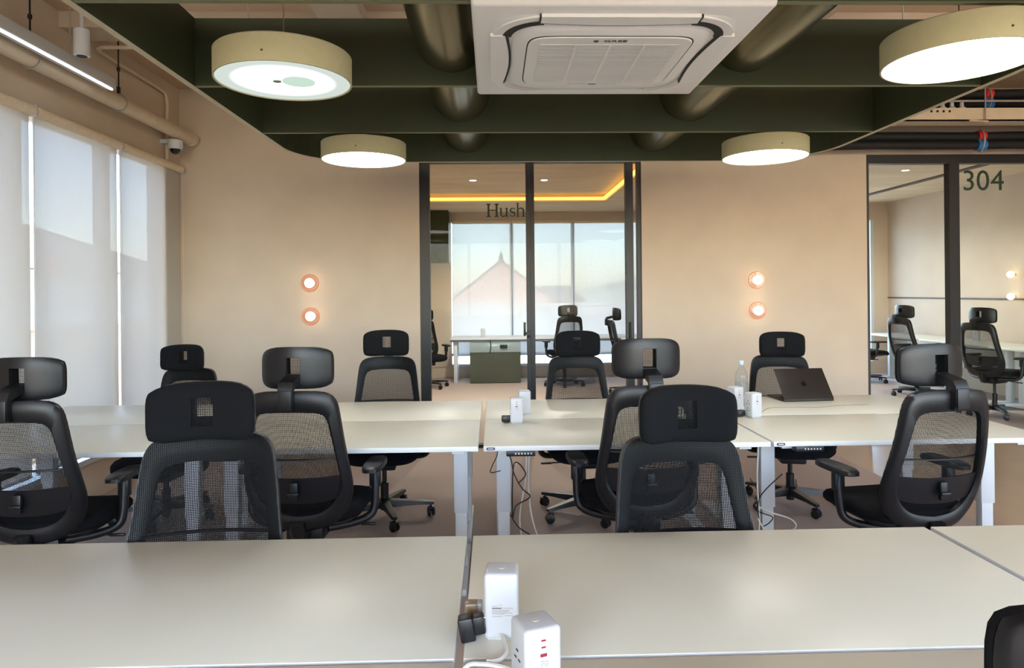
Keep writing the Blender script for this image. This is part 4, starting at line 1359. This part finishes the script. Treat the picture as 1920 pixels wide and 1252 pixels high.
# cables under the second row
cable('dangling_cable', 'black cable tangled around the desk leg below the keypad', [(0.05, 3.50, 0.70), (0.085, 3.52, 0.62), (0.10, 3.5, 0.55), (0.14, 3.48, 0.48), (0.18, 3.5, 0.43), (0.11, 3.52, 0.38), (0.09, 3.5, 0.33), (0.10, 3.5, 0.60), (0.16, 3.5, 0.55), (0.12, 3.5, 0.50)], 0.0035, 'cable_black')
cable('dangling_cable', 'black cable loop low beside the desk leg below the keypad', [(0.08, 3.5, 0.34), (0.12, 3.52, 0.27), (0.19, 3.5, 0.22), (0.10, 3.5, 0.19), (0.16, 3.5, 0.16), (0.09, 3.5, 0.12), (0.08, 3.52, 0.20)], 0.0035, 'cable_black')
cable('dangling_cable', 'black cable hanging left of the desk leg near the badge', [(0.02, 3.42, 0.71), (0.012, 3.42, 0.66), (-0.008, 3.42, 0.62), (-0.02, 3.42, 0.58), (0.03, 3.45, 0.58)], 0.0025, 'cable_black')
cable('dangling_cable', 'white cable hanging from the desk edge by the keypad to the floor', [(0.17, 3.55, 0.70), (0.16, 3.56, 0.5), (0.13, 3.58, 0.3), (0.15, 3.56, 0.12), (0.16, 3.5, 0.02), (0.28, 3.48, 0.008), (0.40, 3.6, 0.008)], 0.004, 'cable_white')
cable('dangling_cable', 'pale grey cable sloping from the desk to the carpet', [(0.19, 3.6, 0.70), (0.18, 3.6, 0.55), (0.19, 3.6, 0.32), (0.24, 3.58, 0.15), (0.30, 3.5, 0.01), (0.36, 3.45, 0.008)], 0.0045, 'cable_white')
cable('coiled_cable', 'small coil of pale cable on the carpet under the desk', [(0.16 + (0.05 + 0.006 * i) * math.cos(i * 1.1), 3.42 + (0.05 + 0.004 * i) * math.sin(i * 1.1), 0.008 + 0.002 * i) for i in range(14)], 0.004, 'cable_white')
cable('dangling_cable', 'white cable hanging behind the right foreground chair', [(1.37, 3.50, 0.70), (1.36, 3.5, 0.5), (1.37, 3.5, 0.3), (1.36, 3.48, 0.16), (1.42, 3.46, 0.06), (1.55, 3.42, 0.008)], 0.004, 'cable_white')
cable('dangling_cable', 'white cable looping around the desk leg behind the right foreground chair', [(1.36, 3.52, 0.36), (1.42, 3.5, 0.33), (1.52, 3.48, 0.30), (1.56, 3.5, 0.25), (1.50, 3.52, 0.21), (1.40, 3.5, 0.24), (1.36, 3.5, 0.30)], 0.004, 'cable_white')
cable('dangling_cable', 'black cable looping behind the right foreground chair', [(1.33, 3.52, 0.50), (1.37, 3.5, 0.42), (1.36, 3.5, 0.34), (1.44, 3.5, 0.30), (1.38, 3.5, 0.26), (1.37, 3.5, 0.40), (1.50, 3.52, 0.52)], 0.003, 'cable_black')

# ================================================================== OUTSIDE
struct(MB().box(-120, 120, -60, 220, -4.3, -4.0).build('ground', 'ground', smooth=0))
hs = thing('house', 'house with pink pyramid tiled roof and small spire outside the far window', 'house', (0.55, 45, -4.0))
MB().box(-2.7, 2.9, -2.6, 2.6, 0, 4.7).build('house_wall', 'render_white', hs, smooth=0)
rf = MB()
NR = 16
zr0, zr1, hw0 = 4.85, 7.55, 3.25
for i in range(NR):
    z0, z1 = zr0 + (zr1 - zr0) * i / NR, zr0 + (zr1 - zr0) * (i + 1) / NR
    w0, w1 = hw0 * (1 - i / NR) + 0.05, hw0 * (1 - (i + 1) / NR) + 0.02
    vs = [(-w0, -w0, z0), (w0, -w0, z0), (w0, w0, z0), (-w0, w0, z0), (-w1, -w1, z1), (w1, -w1, z1), (w1, w1, z1), (-w1, w1, z1)]
    rf.add(vs, [(0, 3, 2, 1), (4, 5, 6, 7), (0, 1, 5, 4), (1, 2, 6, 5), (2, 3, 7, 6), (3, 0, 4, 7)])
rf.build('roof', 'roof_tile', hs, smooth=0)
MB().lathe([(.16, 7.45), (.20, 7.6), (.12, 7.7), (.16, 7.85), (.06, 8.1), (.02, 8.2)], 12).build('spire', 'stone', hs)
for s in (-1, 1):
    MB().tube([(s * (hw0 + 0.05), -(hw0 + 0.05), zr0 + 0.02), (0, 0, zr1 + 0.03)], 0.09, 6).build('ridge_cap', 'stone', hs)
nb = thing('boundary_wall', 'long white wall below the pink roofed house outside', 'wall', (4, 36, -4))
MB().box(-30, 30, 0, 0.3, 0, 4.75).build('wall_panel', 'render_white', nb, smooth=0)
MB().box(-30, 30, -0.05, 0.35, 4.75, 4.9).build('coping', 'render_white', nb, smooth=0)
nb = thing('far_house', 'low tan house with hipped grey roof right of the pink roof outside', 'house', (7.2, 78, -4))
MB().box(-2.6, 2.6, -3, 3, 0, 4.4).build('house_wall', 'render_tan', nb, smooth=0)
MB().add([(-3.1, -3.6, 4.4), (3.1, -3.6, 4.4), (3.1, 3.6, 4.4), (-3.1, 3.6, 4.4), (-1.6, 0, 6.2), (1.6, 0, 6.2)],
         [(0, 1, 5, 4), (1, 2, 5), (2, 3, 4, 5), (3, 0, 4), (0, 3, 2, 1)]).build('roof', 'grey_roof', nb, smooth=0)
hl = MB()
K = 40
pts = [(-60 + 160 * i / K, -4) for i in range(K + 1)]
top = [(-60 + 160 * i / K, 2.0 + 2.2 * math.sin(i * 0.31 + 0.5) + 0.8 * math.sin(i * 0.9)) for i in range(K + 1)]
vs = [(x, 120, -4) for x, _ in pts] + [(x, 128, z) for x, z in top] + [(x, 160, -4) for x, _ in pts]
fs = []
for i in range(K):
    fs += [(i, i + 1, K + 2 + i, K + 1 + i), (K + 1 + i, K + 2 + i, 2 * K + 3 + i, 2 * K + 2 + i)]
hl.add(vs, fs)
struct(hl.build('hills', 'hill', smooth=180))
# left of the building
lb_ = thing('neighbour_building', 'pale neighbouring building seen through the left blinds', 'building', (-16, 14, -4))
MB().box(-4, 4, -8, 12, 0, 6.2).build('house_wall', 'render_white', lb_, smooth=0)
MB().add([(-4.6, -8.6, 6.2), (4.6, -8.6, 6.2), (4.6, 12.6, 6.2), (-4.6, 12.6, 6.2), (0, -4, 8.2), (0, 8, 8.2)],
         [(0, 1, 4), (1, 2, 5, 4), (2, 3, 5), (3, 0, 4, 5), (0, 3, 2, 1)]).build('roof', 'grey_roof', lb_, smooth=0)
for i in range(5):
    MB().box(4.0, 4.05, -6 + 3.4 * i, -4.4 + 3.4 * i, 2.6, 4.6).build('window_pane', 'mullion', lb_, smooth=0)
fe = thing('timber_fence', 'tan fence wall outside the left blinds', 'fence', (-7.5, 9, -4))
MB().box(-0.1, 0.1, -8, 9, 0, 4.95).build('fence_wall', 'render_tan', fe, smooth=0)
MB().box(-0.16, 0.16, -8, 9, 4.95, 5.1).build('fence_cap', 'render_white', fe, smooth=0)
for i, (y, z) in enumerate(((9.2, 2.35), (10.0, 2.4), (10.9, 2.35))):
    t = thing('festival_flag', 'small red and white flag outside the left blinds, %s of three' % ('nearest', 'middle', 'farthest')[i], 'flag', (-7.0, y, -4))
    MB().tube([(0, 0, 0), (0, 0, z + 4.0 - 0.2)], 0.03, 6).build('pole', 'stone', t)
    MB().box(-0.01, 0.01, 0.03, 0.30, z + 3.45, z + 3.8).build('flag_red', 'red', t, smooth=0)
    MB().box(-0.01, 0.01, 0.03, 0.30, z + 3.10, z + 3.45).build('flag_white', 'white_plastic', t, smooth=0)


def plant(x, y, z0, h, nl, label):
    t = thing('leafy_plant', label, 'plant', (x, y, z0))
    MB().tube([(0, 0, 0), (0.02, 0, h * 0.6)], 0.02, 6).build('stem', 'leaf', t)
    for i in range(nl):
        a = i * 2.4
        l = h * (0.24 + 0.12 * random.random())
        zb = h * (0.25 + 0.5 * i / nl)
        lf_ = MB()
        d = Vector((math.cos(a), math.sin(a), 0.0))
        s_ = Vector((-math.sin(a), math.cos(a), 0)) * l * 0.16
        p = [d * (l * u) + Vector((0, 0, zb + l * (1.1 * u - 0.9 * u * u))) for u in (0, 0.35, 0.7, 1.0)]
        lf_.add([p[0], p[1] - s_, p[1] + s_, p[2] - s_ * 0.8, p[2] + s_ * 0.8, p[3]], [(0, 1, 2), (1, 3, 4, 2), (3, 5, 4)])
        lf_.build('leaf', 'leaf', t, smooth=0)


pl = struct(MB().box(-4.2, XL - 0.15, -4, 8, -0.30, -0.05).build('balcony_ledge', 'render_white', smooth=0))
plant(-3.55, 4.25, -0.05, 1.15, 12, 'green plant on the ledge behind the leftmost blind gap')
plant(-3.6, 4.75, -0.05, 0.95, 12, 'green plant on the ledge between the two blind gaps')
plant(-3.6, 5.35, -0.05, 0.85, 12, 'green plant on the ledge at the second blind gap')
plant(-3.65, 5.9, -0.05, 0.8, 12, 'green plant on the ledge nearest the far corner')
